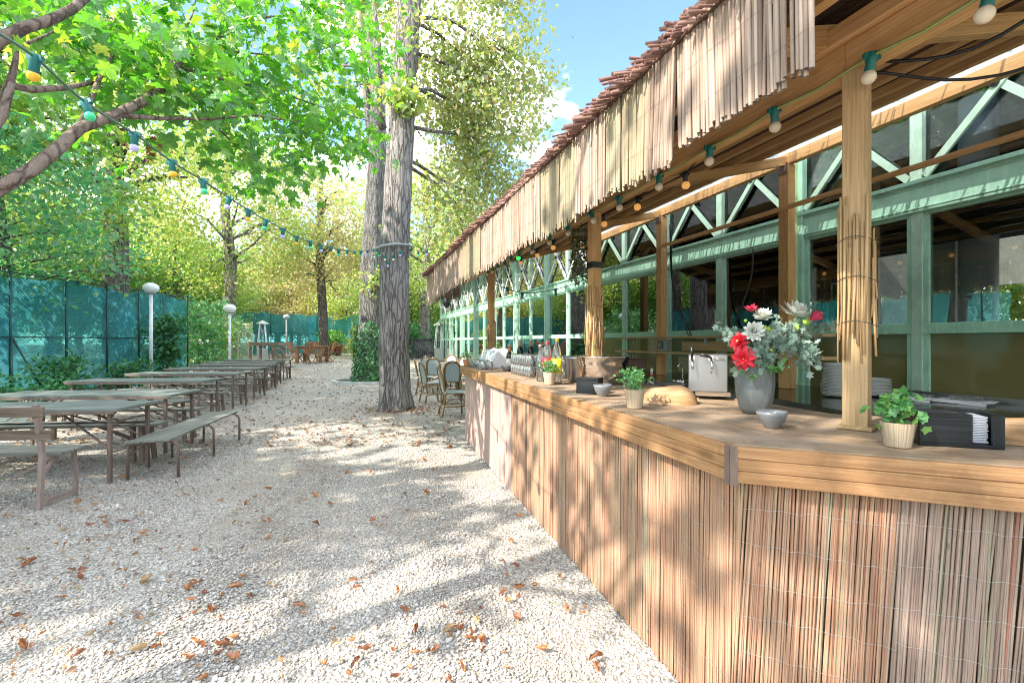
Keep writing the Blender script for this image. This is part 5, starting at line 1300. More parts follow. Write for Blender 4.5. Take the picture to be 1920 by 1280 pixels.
def vase():
    o = thing('flower_vase', 'tall rounded grey speckled vase holding the bouquet', 'vase', on(1415, 2.34)); s = MB()
    s.lathe([(.045, 0), (.055, .003), (.07, .03), (.083, .08), (.089, .14), (.088, .19), (.084, .24), (.081, .268), (.078, .272), (.075, .268), (.078, .2), (.08, .12), (.001, .03)], 40); s.build('vase_body', VASEM, o)
vase()
PETW = mat('white_petal', (.75, .76, .70), .6); PETR = mat('red_petal', (.68, .012, .03), .5); PETP = mat('pink_petal', (.62, .04, .1), .5); GRN = mat('bud_green', (.28, .42, .06), .5); YCEN = mat('flower_centre', (.55, .6, .2), .6)
def petal(s, c, dirv, up, ln, wd, cup):
    d = Vector(dirv).normalized(); n = Vector(up); n = (n - d * n.dot(d)).normalized(); sd = d.cross(n); b = len(s.v)
    prof = [(0, .25), (.3, .8), (.6, 1), (.82, .7), (1, .04)]
    for t_, w_ in prof:
        p = Vector(c) + d * ln * t_ + n * cup * ln * (t_ * t_)
        s.v += [p - sd * wd * w_ / 2 + n * wd * .18 * w_, p, p + sd * wd * w_ / 2 + n * wd * .18 * w_]
    for i in range(4):
        for j in range(2): s.face([b + i * 3 + j, b + i * 3 + j + 1, b + i * 3 + j + 4, b + i * 3 + j + 3], None, True)
def bloom(parent, c, axis, R_, layers, m, pw, centre=True, seed=0, cupf=.35):
    r_ = random.Random(seed); ax = Vector(axis).normalized(); a1 = ax.orthogonal().normalized(); a2 = ax.cross(a1); s = MB(); c = Vector(c)
    for li, (n, el, ln) in enumerate(layers):
        for k in range(n):
            a = 2 * math.pi * (k + .5 * (li % 2)) / n + r_.gauss(0, .06); e = R(el + r_.gauss(0, 5))
            d = (a1 * math.cos(a) + a2 * math.sin(a)) * math.cos(e) + ax * math.sin(e)
            petal(s, c + ax * .004 * li, d, ax, R_ * ln * r_.uniform(.9, 1.08), pw, cupf * r_.uniform(.5, 1.2))
    f = s.build('bloom', m, parent)
    if centre: q = MB(); q.ball(c + ax * .012, R_ * .13, 8, 6); q.build('flower_centre', YCEN, f)
    return f
def bouquet():
    base = on(1415, 2.34, BT + .25); o = thing('flower_bouquet', 'bouquet of white and red dahlias with silvery leaves standing in the grey vase', 'bouquet', base)
    q = lambda px, py, dy=0: at(px, py, 2.34 + dy) - base
    L5 = [(10, 2, 1), (10, 20, .95), (9, 38, .85), (8, 55, .68), (6, 72, .45)]
    bloom(o, q(1412, 622, -.1), (-.25, -1, .25), .054, L5, PETW, .021, seed=1)
    bloom(o, q(1490, 590, .02), (.25, -.35, .9), .08, [(9, -8, 1), (9, 12, .95), (8, 35, .8), (6, 60, .6)], PETW, .032, seed=2)
    bloom(o, q(1430, 597, .05), (-.2, -.5, .8), .055, L5[:4], PETW, .02, seed=8)
    bloom(o, q(1385, 640, -.06), (-.8, -.6, .2), .05, [(9, -5, 1), (9, 20, .9), (7, 45, .7)], PETR, .024, seed=3, cupf=-.2)
    bloom(o, q(1394, 672, -.12), (-.5, -.9, -.05), .06, [(9, -15, 1), (9, 5, 1), (7, 30, .8), (5, 60, .5)], PETR, .022, seed=4, cupf=-.45)
    bloom(o, q(1408, 585, .06), (-.1, -.4, .9), .045, [(7, 30, 1), (6, 60, .7)], PETP, .02, seed=5, centre=False)
    b = bloom(o, q(1517, 600, -.02), (.75, -.2, .45), .06, [(7, 62, 1), (7, 70, 1), (6, 78, .95)], PETP, .024, seed=6, centre=False, cupf=-.1)
    for bx, by, bd, br_ in ((1512, 603, -.02, .018), (1434, 614, -.12, .011), (1441, 617, -.125, .012), (1446, 656, -.1, .009), (1398, 601, -.05, .008)): s = MB(); s.ball(q(bx, by, bd), br_, 10, 6); s.build('bud', GRN, o)
    s = MB()
    for k in range(8): petal(s, q(1487, 604, -.02), (math.cos(k * .8), math.sin(k * .8) * .6, -.4), (0, 0, 1), .05, .02, -.3)
    s.build('sepals', GRN, o)
    g_ = np.random.default_rng(9); P = []; stems = MB()
    sprigs = [((1345, 615), .0), ((1365, 632), -.03), ((1395, 655), -.1), ((1430, 645), -.12), ((1440, 665), -.12), ((1462, 640), -.1), ((1470, 615), -.05), ((1480, 655), -.1), ((1500, 640), -.05), ((1515, 625), 0), ((1525, 660), -.05), ((1530, 685), -.08), ((1535, 610), .05), ((1555, 612), .05), ((1565, 606), .05), ((1465, 600), .02), ((1415, 660), -.13), ((1500, 610), .0), ((1455, 625), -.1), ((1520, 645), -.03), ((1490, 630), -.08), ((1385, 690), -.1), ((1425, 682), -.1), ((1530, 668), -.08), ((1450, 672), -.1)]
    for (px, py), dy in sprigs:
        e = q(px, py, dy); a = Vector((0, 0, -.02)); pts = limb_pts(a, e, .03, 5, seed=px); stems.tube(pts, .0016, 4, cap=False)
        for k in range(17):
            f = .62 + .42 * g_.random(); j = min(4, int(f * 5)); v = pts[j].lerp(pts[j + 1], f * 5 - j) if f < 1 else pts[5] + (pts[5] - pts[4]) * (f - 1) * 3
            P.append(np.array(v) + g_.normal(size=3) * .012)
    stems.build('stems', L_DUSTY, o); leaves('foliage', np.array(P), .04, g_, LOBED, L_DUSTY, o, up=.5, droop=.2)
    P = [np.array(q(px, py, -.1)) + g_.normal(size=3) * .008 for px, py in ((1395, 695), (1405, 700), (1460, 692), (1440, 690), (1470, 690), (1450, 688)) for k in range(4)]
    leaves('green_leaves', np.array(P), .035, g_, QUADLEAF, L_POT, o)
bouquet()

def napkin_box(loc, rz, w_, d_, h, label, full=True):
    o = thing('napkin_box', label, 'napkin box', loc, rz, 'black wooden napkin boxes'); t_ = .011; s = MB()
    s.box((0, 0, t_ / 2), (w_, d_, t_)); s.build('base', BLACKW, o, bevel=.001)
    if full:
        s = MB(); s.box((-w_ * .19, -d_ / 2 + t_ / 2, h / 2 + t_), (w_ * .62, t_, h)); s.box((w_ * .43, -d_ / 2 + t_ / 2, h / 2 + t_), (w_ * .14, t_, h)); s.build('front_panel', BLACKW, o, bevel=.001)
        s = MB(); s.box((w_ * .13, 0, h / 2 + t_), (t_, d_ - .025, h - .004)); s.build('divider', BLACKW, o)
        s = MB(); 
        for k in range(16): s.box((w_ * .25 + random.gauss(0, .0015), .004, .016 + k * .0055), (w_ * .2, d_ * .7, .004), rz=random.gauss(0, .03))
        s.build('napkin', PAPER, o)
        s = MB()
        for k in range(4): s.box((-w_ * .18, 0, h * .9 + k * .006), (w_ * .5, d_ * .78, .005), rz=random.gauss(0, .04))
        s.build('black_napkin', mat('black_paper_napkin', (.05, .05, .056), .7), o)
    else:
        s = MB(); s.box((0, -d_ / 2 + t_ / 2, h / 2 + t_), (w_, t_, h)); s.build('front_panel', BLACKW, o, bevel=.001)
    s = MB(); s.box((0, d_ / 2 - t_ / 2, h / 2 + t_), (w_, t_, h)); s.build('back_panel', BLACKW, o, bevel=.001)
    for a in (-1, 1): s = MB(); s.box((a * (w_ / 2 - t_ / 2), 0, h / 2 + t_), (t_ * .98, d_ - 2 * t_ - .001, h)); s.build('side_panel', BLACKW, o, bevel=.001)
    if not full:
        s = MB(); s.box((0, 0, h + t_ * 1.5 + .001), (w_, d_, t_)); s.build('lid', BLACKW, o, bevel=.001)
napkin_box((1.505, 1.645, BT + .001), math.atan2(u2.y, u2.x) + R(4), .225, .13, .098, 'black wooden napkin box holding napkins beside the trailing ivy')
napkin_box(on(1106, 3.26, BT + .001), R(-26), .15, .13, .082, 'closed black wooden box beside the grey bowl and the steel punch bowl', False)

def dough(px, Y, rz, L_, label, hh=.1, mirror=1):
    o = thing('carved_board', label, 'wooden board', on(px, Y), rz, 'carved wooden bread boards'); s = MB(); n, k = 20, 9; b = 0
    for i in range(n + 1):
        f = i / n * 2 - 1; a_ = (1 - abs(f) ** 3.2) ** .5 * (1 + .06 * math.sin(f * 4))
        for j in range(k + 1):
            t_ = math.pi * j / k; s.v.append(Vector((f * L_ / 2, math.cos(t_) * .11 * max(.02, a_), math.sin(t_) ** .8 * hh * max(.02, a_) + .001)))
    for i in range(n):
        for j in range(k): s.face([i * (k + 1) + j, (i + 1) * (k + 1) + j, (i + 1) * (k + 1) + j + 1, i * (k + 1) + j + 1], [((x[0]) / n * .5, x[1] / k * .3) for x in ((i, j), (i + 1, j), (i + 1, j + 1), (i, j + 1))], True)
    s.face([i * (k + 1) for i in range(n + 1)] + [i * (k + 1) + k for i in range(n, -1, -1)])
    s.build('board_body', LOGWOOD, o)
dough(1255, 2.74, R(-10), .31, 'pale carved wooden board lying upturned behind the woven pot plant', .095); dough(1935, 1.66, R(-35), .3, 'reddish carved wooden board beside the napkin box at the bar edge', .085)

def punch_bowl():
    o = thing('punch_bowl', 'large polished steel punch bowl in front of the second timber post', 'bowl', on(1131, 3.86)); s = MB(); r = .212
    s.lathe([(.075, 0), (.078, .012), (.06, .02), (.085, .03), (.135, .07), (.175, .12), (.2, .18), (r, .225), (r + .012, .228), (r + .012, .234), (r - .004, .232), (.192, .18), (.168, .122), (.128, .074), (.001, .035)], 48); s.build('bowl_body', CHROME, o)
punch_bowl()
def bucket(px, Y, r, h, label):
    o = thing('ice_bucket', label, 'bucket', on(px, Y), 0); s = MB(); s.lathe([(r * .72, 0), (r * .75, .004), (r * .95, h * .9), (r * 1.0, h * .94), (r * 1.03, h), (r * .95, h), (r * .88, h * .85), (.001, .01)], 32); s.build('bucket_body', STEEL, o)
    s = MB(); 
    for a in (-1, 1): s.tube([(a * r * .96, -.02, h * .82), (a * (r + .02), -.02, h * .84), (a * (r + .02), .02, h * .84), (a * r * .96, .02, h * .82)], .004, 6)
    s.build('handle', STEEL, o)
bucket(1080, 4.15, .095, .215, 'steel ice bucket between the glasses and the punch bowl'); bucket(985, 5.85, .15, .2, 'steel wine cooler holding the corked bottles behind the tumblers')

def bottle(px, Y, prof, h, label, body, cap, z=BT + .0005, lab=None, labz=None, nm='glass_bottle', capm=None, liquid=None, lab2=None):
    o = thing(nm, label, 'bottle', on(px, Y, z)); s = MB(); s.lathe(prof, 24); s.build('bottle_body', body, o)
    r_ = prof[-1][0]; s = MB(); s.lathe([(r_ + .003, h - .012), (r_ + .003, h + .012), (r_ + .001, h + .014)], 16); s.build('cap', cap, o)
    if lab: z0, z1, rl = labz; s = MB(); s.lathe([(rl, z0), (rl, z1)], 24); lb_ = s.build('label', lab, o); lb_.data.flip_normals() if False else None
    if lab2:
        z0, z1, rl, m2 = lab2; s = MB(); s.lathe([(rl, z0), (rl, z1)], 24); s.build('neck_label', m2, o)
    if liquid: z1, rl, ml = liquid; s = MB(); s.lathe([(rl * .9, .008), (rl, .02), (rl, z1), (.001, z1)], 20); s.build('drink', ml, o)
    return o
PET = [(.03, 0), (.041, .006), (.043, .03), (.041, .09), (.043, .1), (.043, .2), (.041, .235), (.032, .285), (.018, .33), (.0135, .345), (.0135, .36)]
WATER = glassmat('clear_drink', (.93, .95, .96), 1.3)
bo = bottle(1044, 3.98, PET, .358, 'clear plastic bottle with yellow cap and yellow label behind the potted plant', BOTTLE, YCAP, lab=YELLOW, labz=(.085, .21, .0436), nm='lemonade_bottle')
s = MB()
for k, z in enumerate((.198, .165, .155, .145)):
    pts = [(.0441 * math.cos(a), .0441 * math.sin(a)) for a in [R(-135 + 9 * j) for j in range(7 - (k > 0))]]
    for (x0, y0), (x1, y1) in zip(pts[:-1], pts[1:]): s.quad((x0, y0, z), (x1, y1, z), (x1, y1, z + (.008 if k == 0 else .003)), (x0, y0, z + (.008 if k == 0 else .003)))
s.build('label_print', mat('olive_print', (.2, .17, .03), .6), bo)
bottle(1026, 4.12, PET, .33, 'cola bottle with red cap and red label behind the lemonade bottle', BOTTLE, RED, lab=RED, labz=(.14, .21, .0436), nm='cola_bottle', liquid=(.2, .0405, mat('dark_cola', (.02, .008, .005), .1)))
GB_ = [(.03, 0), (.036, .005), (.037, .16), (.034, .19), (.018, .24), (.013, .28), (.013, .31)]
bottle(1013, 4.25, GB_, .31, 'clear glass water bottle left of the red capped bottle', BOTTLE, ALU, nm='water_bottle'); bottle(1019, 4.42, GB_, .31, 'clear glass water bottle behind the red capped bottle', BOTTLE, BLACKP, nm='water_bottle')
WB = [(.03, 0), (.0365, .005), (.0375, .17), (.033, .2), (.017, .235), (.0145, .3), (.0155, .305)]
bottle(955, 5.65, WB, .302, 'dark wine bottle standing on the bar behind the grey bowl', WINE, CORK, lab=LABELW, labz=(.05, .15, .0379), nm='wine_bottle', lab2=(.23, .285, .0185, mat('copper_neck', (.5, .22, .1), .4)))
for px, lb in ((975, 'corked wine bottle at the left of the steel wine cooler'), (995, 'corked wine bottle at the right of the steel wine cooler')):
    bottle(px, 5.85, WB, .302, lb, WINE, CORK, z=BT + .06, nm='wine_bottle', lab2=(.23, .285, .0185, mat('copper_neck', (.5, .22, .1), .4)))

def tumbler():
    o = thing('tumbler', '', 'glass', (0, 0, 0), 0, 'clear tumblers set out on the bar'); s = MB()
    s.lathe([(.026, 0), (.029, .003), (.031, .05), (.035, .105), (.0335, .105), (.0295, .05), (.027, .012), (.001, .011)], 14); s.build('glass_body', DRINKGLASS, o); return o
tb = tumbler(); first = True
def place_t(p, lb):
    global first
    if first: tb.location = p; tb['label'] = lb; first = False
    else: dup(tb, p, 0, lb)
for r_ in range(3):
    for c_ in range(9):
        p = P_cor + u1 * (3.05 + c_ * .08) - n1_ * (.25 + r_ * .08)
        for z in (0, 1):
            if z == 0 and r_ == 1: continue
            place_t((p.x + random.gauss(0, .002), p.y + random.gauss(0, .002), BT + .001 + z * .107), 'clear tumbler in the double stacked block between the water bottles and the wine bottle')
for r_ in range(2):
    for c_ in range(11):
        p = P_cor + u1 * (4.35 + c_ * .085) - n1_ * (.06 + r_ * .082); place_t((p.x, p.y, BT + .001), 'clear tumbler in the low rows before the white covered tray')
for r_ in range(2):
    for c_ in range(2):
        p = P_cor + u1 * (2.84 + c_ * .08) - n1_ * (.50 + r_ * .08)
        for z in (0, 1): place_t((p.x, p.y, BT + .001 + z * .107), 'clear tumbler stacked between the yellow labelled bottle and the ice bucket')
def covered_tray():
    c = P_cor + u1 * 5.05 - n1_ * .40; o = thing('covered_tray', 'row of glassware covered by a white cloth near the far end of the bar', 'cloth', (c.x, c.y, BT + .001), math.atan2(u1.y, u1.x)); s = MB(); n, k = 22, 12; Lx, W = .85, .34
    for i in range(n + 1):
        for j in range(k + 1):
            x = (i / n - .5) * Lx; t_ = math.pi * j / k; y = -math.cos(t_) * W / 2; z = (math.sin(t_) ** .55) * (.235 + .012 * math.sin(x * 14 + j) + .008 * math.sin(x * 31)) * (1 if .02 < i / n < .98 else .95)
            s.v.append(Vector((x, y + .012 * math.sin(x * 22 + j * 2), z + .012)))
    for i in range(n):
        for j in range(k): s.face([i * (k + 1) + j, (i + 1) * (k + 1) + j, (i + 1) * (k + 1) + j + 1, i * (k + 1) + j + 1], None, True)
    s.face([j for j in range(k + 1)]); s.face([n * (k + 1) + j for j in range(k, -1, -1)])
    s.build('cloth', WHITECLOTH, o); s = MB(); s.box((0, 0, .006), (Lx * .98, W, .012)); s.build('tray', ALU, o)
covered_tray()

# ------------------------------------------------------------------ things on the back counter
WT = .933
def tap():
    p = on(1327, 3.02, BT + .001); o = thing('beer_cooler', 'brushed steel beer dispenser with two black handled taps left of the vase', 'beer dispenser', p, R(-22)); s = MB(); s.box((0, 0, .155), (.225, .16, .23)); s.build('case', STEEL, o, bevel=.005)
    s = MB(); s.box((.03, -.095, .03), (.19, .09, .018)); s.build('drip_tray', OLDWOOD, o); s = MB()
    for x in (-.09, .09): s.box((x, 0, .02), (.03, .12, .04))
    s.build('foot', BLACKP, o)
    for x, tl in ((-.09, 0), (.02, -.9)):
        s = MB(); s.tube([(x, -.08, .245), (x, -.115, .245), (x + .004, -.125, .2), (x + .004, -.125, .18)], .0075, 8); s.tube([(x, -.08, .245), (x, -.085, .245)], .018, 12); tp_ = s.build('tap', CHROME, o)
        s = MB(); s.tube([(x, -.115, .25), (x + .5 * .06 * tl, -.12, .275 if not tl else .262), (x + .07 * tl, -.125, .315 if not tl else .27)], [.006, .009, .011], 8); s.build('tap_handle', BLACKP, tp_)
    s = MB(); s.tube([(.03, -.088, .245), (.09, -.09, .243)], .006, 6); s.build('tap_pipe', CHROME, o)
    s = MB(); s.box((.02, -.0815, .165), (.014, .002, .003)); s.box((.017, -.0815, .158), (.003, .002, .012)); s.box((.023, -.0815, .158), (.003, .002, .012)); s.build('mark', BLACKP, o)
tap()
def faucet():
    Y = 5.5; o = thing('sink_faucet', 'curved steel faucet standing at the small sink left of the beer dispenser', 'faucet', ((1280 - 960) / FP * Y, Y, WT)); s = MB()
    s.tube([(0, 0, 0), (0, 0, .12), (-.01, 0, .19), (-.03, -.01, .225), (-.055, -.02, .215), (-.06, -.02, .19)], .011, 10); s.build('spout', CHROME, o); s = MB(); s.tube([(-.07, 0, .03), (.07, 0, .03)], .016, 8); s.tube([(.07, 0, .03), (.12, -.02, .055)], .01, 8); s.tube([(-.07, 0, .03), (-.12, -.02, .04)], .01, 8); s.tube([(0, 0, 0), (0, 0, .05)], .024, 10); s.build('mixer', CHROME, o)
    o = thing('sink_basin', 'shallow steel sink rim set in the counter under the faucet', 'sink', (1.78, 5.45, WT)); s = MB(); s.lathe([(.2, .0), (.2, .008), (.17, .006), (.16, .001), (.001, .0006)], 28); s.build('basin', STEEL, o)
faucet()
o = thing('spray_bottle', 'translucent squeeze bottle with red collar and white tip behind the carved board', 'bottle', ((1222 - 960) / FP * 5.2, 5.2, WT)); s = MB(); s.lathe([(.045, 0), (.047, .01), (.043, .06), (.02, .105), (.014, .11)], 18); s.build('bottle_body', BOTTLE, o); s = MB(); s.lathe([(.017, .108), (.017, .13), (.014, .132)], 14); s.build('collar', RED, o); s = MB(); s.lathe([(.012, .13), (.013, .16), (.018, .17), (.012, .185), (.004, .2)], 12); s.build('nozzle', LABELW, o)
o = thing('wooden_crate', 'dark red brown wooden box behind the steel punch bowl', 'box', ((1188 - 960) / FP * 5.9, 5.9, WT), R(-15)); s = MB(); s.box((0, 0, .2), (.28, .2, .15)); s.box((0, 0, .28), (.31, .23, .012)); s.build('box_body', mat('mahogany', (.075, .022, .014), .4), o, bevel=.004); s = MB(); s.box((0, 0, .06), (.12, .12, .12)); s.build('foot', BLACKP, o)
def plates(px, Y, n, label):
    for k in range(n):
        o = thing('dinner_plate', label, 'plate', ((px - 960) / FP * Y + random.gauss(0, .0015), Y, WT + k * .0125), 0, 'stacked white plates'); s = MB()
        if k == 0: s.lathe([(.075, 0), (.09, .004), (.135, .017), (.137, .0195), (.132, .019), (.088, .0075), (.001, .006)], 36); pm = s.build('plate_body', PLATE, o); plates.m = pm
        else: c = plates.m.copy(); C.objects.link(c); c.parent = o
plates(1574, 4.25, 23, 'white china plate in the taller stack beside the near timber post'); plates(1636, 4.3, 12, 'white china plate in the shorter stack at the window side')
def cutlery(px, Y, rz, label, seed):
    o = thing('cutlery_tray', label, 'cutlery tray', ((px - 960) / FP * Y, Y, WT), rz, 'trays of cutlery on the back counter'); s = MB(); s.box((0, 0, .012), (.42, .26, .024)); s.build('tray', GREYM, o, bevel=.004)
    s = MB(); s.box((0, 0, .027), (.45, .28, .005)); s.beam((-.22, -.145, .018), (.22, -.145, .008), .01, .022); s.build('napkin', LINEN, o)
    g_ = random.Random(seed)
    for nm, ofs in (('fork', -.11), ('knife', 0.02), ('spoon', .13)):
        s = MB()
        for k in range(9):
            x = ofs * .9 + g_.gauss(0, .022); a = g_.gauss(0, .25); z = .034 + g_.random() * .035; d = Vector((math.sin(a), math.cos(a), g_.gauss(0, .08))) * .08
            c_ = Vector((x, g_.gauss(0, .02), z)); s.beam(c_ - d, c_ + d * .3, .008, .003); s.beam(c_ + d * .3, c_ + d, .02, .0025)
        m_ = s.build(nm, ALU, o); m_['kind'] = 'stuff'
    o.scale = (.78,) * 3
cutlery(1706, 4.05, R(-60), 'cutlery tray on a napkin nearer to the plate stacks', 1); cutlery(1806, 3.8, R(-62), 'cutlery tray on a napkin behind the black napkin box', 2)

# ------------------------------------------------------------------ lights and cables
def garland(name, label, pts, bulbs, cm, root_at, br=.026, cr_=.006):
    """cable through pts; bulbs = [(point, colour)] each hanging below the cable in its socket"""
    o = thing(name, label, 'string lights', tuple(root_at)); s = MB(); s.tube([Vector(p) for p in pts], cr_, 6, cap=False); s.build('cable', cm, o, w=True)
    for p, col, *r_ in bulbs:
        b_ = r_[0] if r_ else br; p = Vector(p); tx, ty = random.gauss(0, .12), random.gauss(0, .12); M = Matrix.Rotation(tx, 3, 'X') @ Matrix.Rotation(ty, 3, 'Y')
        s = MB(); s.ball((0, 0, -.062 - b_ * .55), b_, 14, 8); m_ = BULBC.get(col) or (AMBER if col == 'amber' else GLIT)
        s.v = [p + M @ v for v in s.v]; bl = s.build('light_bulb', m_, o, w=True)
        s = MB(); s.lathe([(.017, .012), (.02, .006), (.02, -.02), (.0175, -.026), (.0185, -.068), (.015, -.07)], 12); s.box((0, 0, -.002), (.062, .016, .02))
        s.v = [p + M @ v for v in s.v]; s.build('socket', SOCKET if col != 'amber' else BLACKP, bl, w=True)
    return o
def catm(P, n=6):
    P = [Vector(p) for p in P]; P = [P[0] * 2 - P[1]] + P + [P[-1] * 2 - P[-2]]; out = []
    for i in range(1, len(P) - 2):
        for k in range(n):
            t_ = k / n; a, b, c, d = P[i - 1:i + 3]; out.append(.5 * ((2 * b) + (c - a) * t_ + (2 * a - 5 * b + 4 * c - d) * t_ * t_ + (3 * b - a - 3 * c + d) * t_ ** 3))
    return out + [P[-2]]
# from the maple to the big trunk
G = [(-15, 55, 1.75), (66, 108, 1.95), (160, 192, 2.25), (253, 252, 2.62), (322, 303, 2.95), (381, 339, 3.3), (430, 371, 3.7), (466, 394, 4.1), (499, 413, 4.5), (531, 430, 4.95), (556, 444, 5.4), (581, 453, 5.85), (602, 460, 6.3), (620, 464, 6.75), (635, 468, 7.15), (651, 470, 7.6), (665, 471, 8.1), (677, 471, 8.6), (689, 470, 9.1), (700, 468, 9.6), (715, 464, 9.82)]
cols = ['yellow', 'green', 'blue']; P = [at(*g_) for g_ in G]
garland('string_lights', 'string of coloured bulbs sagging from the maple to the tallest trunk', catm(P), [(P[i], cols[(i - 1) % 3]) for i in range(1, 20)], CABLE, P[10], .0225)
G = [(768, 467, 10.1), (784, 472, 9.6), (800, 470, 9.0), (815, 466, 8.6)]; P = [at(*g_) for g_ in G]
garland('string_lights', 'short string of bulbs from the tallest trunk to the end of the canopy', catm(P), [(P[1], 'green'), (P[2], 'blue')], CABLE, P[1])
rr = .36; tc_ = at(741, 468, 10.15)
ring = [tc_ + Vector((rr * math.cos(a), rr * math.sin(a), .04 * math.sin(a + 2) + .02)) for a in [R(x) for x in range(0, 361, 15)]]
o = thing('hose_ring', 'grey hose looped round the tallest trunk above the lights', 'hose', tuple(tc_)); s = MB(); s.tube(ring, .028, 8); s.build('hose', GREYM, o, w=True)
lp = [tc_ + Vector((.37 * math.cos(R(a)), .37 * math.sin(R(a)), z)) for a, z in ((200, -.02), (225, -.1), (250, -.2), (262, -.33), (275, -.2), (300, -.1), (330, -.16), (345, -.05))]
garland('string_lights', 'loops of coloured bulbs wound round the tallest trunk below the hose', catm(lp), [(lp[1], 'green'), (lp[2], 'white'), (lp[3], 'blue'), (lp[4], 'white'), (lp[5], 'blue'), (lp[6], 'yellow'), (lp[0], 'green')], CABLE, lp[3])
P = [at(px, py, Y) for px, py, Y in ((703, 478, 15.9), (706, 500, 15.9), (700, 525, 15.95), (691, 540, 16.0), (684, 530, 16.1), (681, 510, 16.2))]
garland('string_lights', 'loops of pale bulbs hanging on the ivy clad trunk', catm(P), [(p, c_, .03) for p, c_ in zip(P, ('white', 'blue', 'white', 'blue', 'white', 'blue'))], CABLE, P[2])
# along the front beam of the canopy
def bsv(px):                                                             # distance along the beam for a sight line
    q_ = (px - 960) / FP; return ((1.386 - q_ * 1.93) / (q_ * ud.y - ud.x))
bl = []; pp = []
for px, col in ((1880, 'white'), (1655, 'white'), (1470, 'white'), (1347, 'white'), (1250, 'white'), (1173, 'white'), (1120, 'white'), (1075, 'white'), (1041, 'white'), (1007, 'white'), (983, 'gl'), (967, 'white'), (953, 'blue'), (941, 'white'), (931, 'white'), (922, 'white')):
    sv = bsv(px); p = cp(sv, .058, 2.49 if px < 1400 else 2.50); bl.append((p, col, .0265)); pp.append(p)
cab = []
for a, b in zip(pp[:-1], pp[1:]): cab += [a, a.lerp(b, .5) + Vector((0, 0, -.015))]
garland('festoon_lights', 'festoon of cream bulbs in teal sockets along the front beam of the canopy', [cp(-1.6, .058, 2.5)] + cab + [pp[-1]], bl, CABLEL, pp[2])
bl = []; pp = []
for px in (1284, 1197, 1130, 1078, 1038, 1007, 977):
    q_ = (px - 960) / FP; off = -.35; b0 = Vector((1.386, 1.93)) + un * off; sv = (b0.x - q_ * b0.y) / (q_ * ud.y - ud.x); p = cp(sv, off, 2.63); bl.append((p, 'amber', .03)); pp.append(p)
garland('festoon_lights', 'inner festoon of warm lit amber bulbs under the canopy rafters', [cp(1.2, -.35, 2.75)] + pp, bl, BLACKP, pp[2])
P = [cp(5.6, -.05, 2.3), cp(5.5, -.5, 2.16), cp(5.4, -1.0, 2.22), cp(5.3, -1.5, 2.4), cp(5.15, -2.25, 2.75)]
garland('festoon_lights', 'short festoon of bulbs crossing under the far end of the canopy', catm(P), [(P[0], 'white'), (P[1], 'blue'), (P[2], 'green'), (P[3], 'white'), ((P[0] + P[1]) / 2, 'white')], CABLE, P[2])
o = thing('power_cable', 'black power cables clipped under the rafters by the near post', 'cable', tuple(cp(-.4, -.3, 2.5))); s = MB()
s.tube(catm([cp(.1, -.05, 2.6), cp(-.25, -.25, 2.5), cp(-.7, -.35, 2.62), cp(-.95, -.7, 2.55), cp(-1.3, -.9, 2.6)]), .007, 6); s.tube(catm([cp(.05, -.1, 2.55), cp(-.2, -.5, 2.47), cp(-.7, -.9, 2.6), cp(-1.2, -1.2, 2.66)]), .006, 6); s.build('cable', BLACKP, o, w=True)
for sv, zz in ((4.57, 1), (2.5, 0)):
    o = thing('power_cable', ['black cable loop hanging across the window behind the bouquet', 'black cables running down the inner post beside the dark curtain'][zz], 'cable', tuple(cp(sv - .15, INNER - .2, 1.5))); s = MB()
    if zz: s.tube(catm([cp(sv - .1, INNER - .05, 3.1), cp(sv - .12, INNER - .06, 2.4), cp(sv - .2, INNER - .1, 2.0), cp(sv - .42, INNER - .12, 1.6), cp(sv - .5, INNER - .1, 1.49)]), .011, 6); s.tube(catm([cp(sv - .14, INNER - .05, 3.0), cp(sv - .15, INNER - .06, 2.2), cp(sv - .3, INNER - .1, 1.75), cp(sv - .45, INNER - .1, 1.49)]), .008, 6)
    else: s.tube(catm([cp(sv + .75, INNER - .35, 2.55), cp(sv + .73, INNER - .3, 2.2), cp(sv + .85, INNER - .25, 1.8), cp(sv + .98, INNER - .2, 1.49)]), .012, 6)
    s.build('cable', BLACKP, o, w=True)
# hanging pot plant by the second post
p = cp(2.72, -.12, 2.5); o = thing('hanging_plant', 'trailing green plant hanging under the beam behind the second post', 'hanging plant', tuple(p)); g_ = np.random.default_rng(8)
s = MB(); s.lathe([(.05, -.12), (.08, -.03), (.085, -.03), (.08, -.1)], 14); s.build('basket', OLDWOOD, o); s = MB(); s.tube([(0, 0, .1), (0, 0, -.05)], .003, 4); s.build('hook', IRON, o)
n = 700; a = g_.uniform(0, 6.28, n); z = -.02 - .5 * g_.random(n) ** 1.4; rr = .1 * (1 - .35 * np.abs(z)) * (.6 + .5 * g_.random(n)); leaves('foliage', np.stack([rr * np.cos(a), rr * np.sin(a), z], -1), .035, g_, QUADLEAF, leafmat('dry_green_leaf', [(0, (.08, .11, .03)), (1, (.2, .2, .07))], .3), o, droop=1.5)

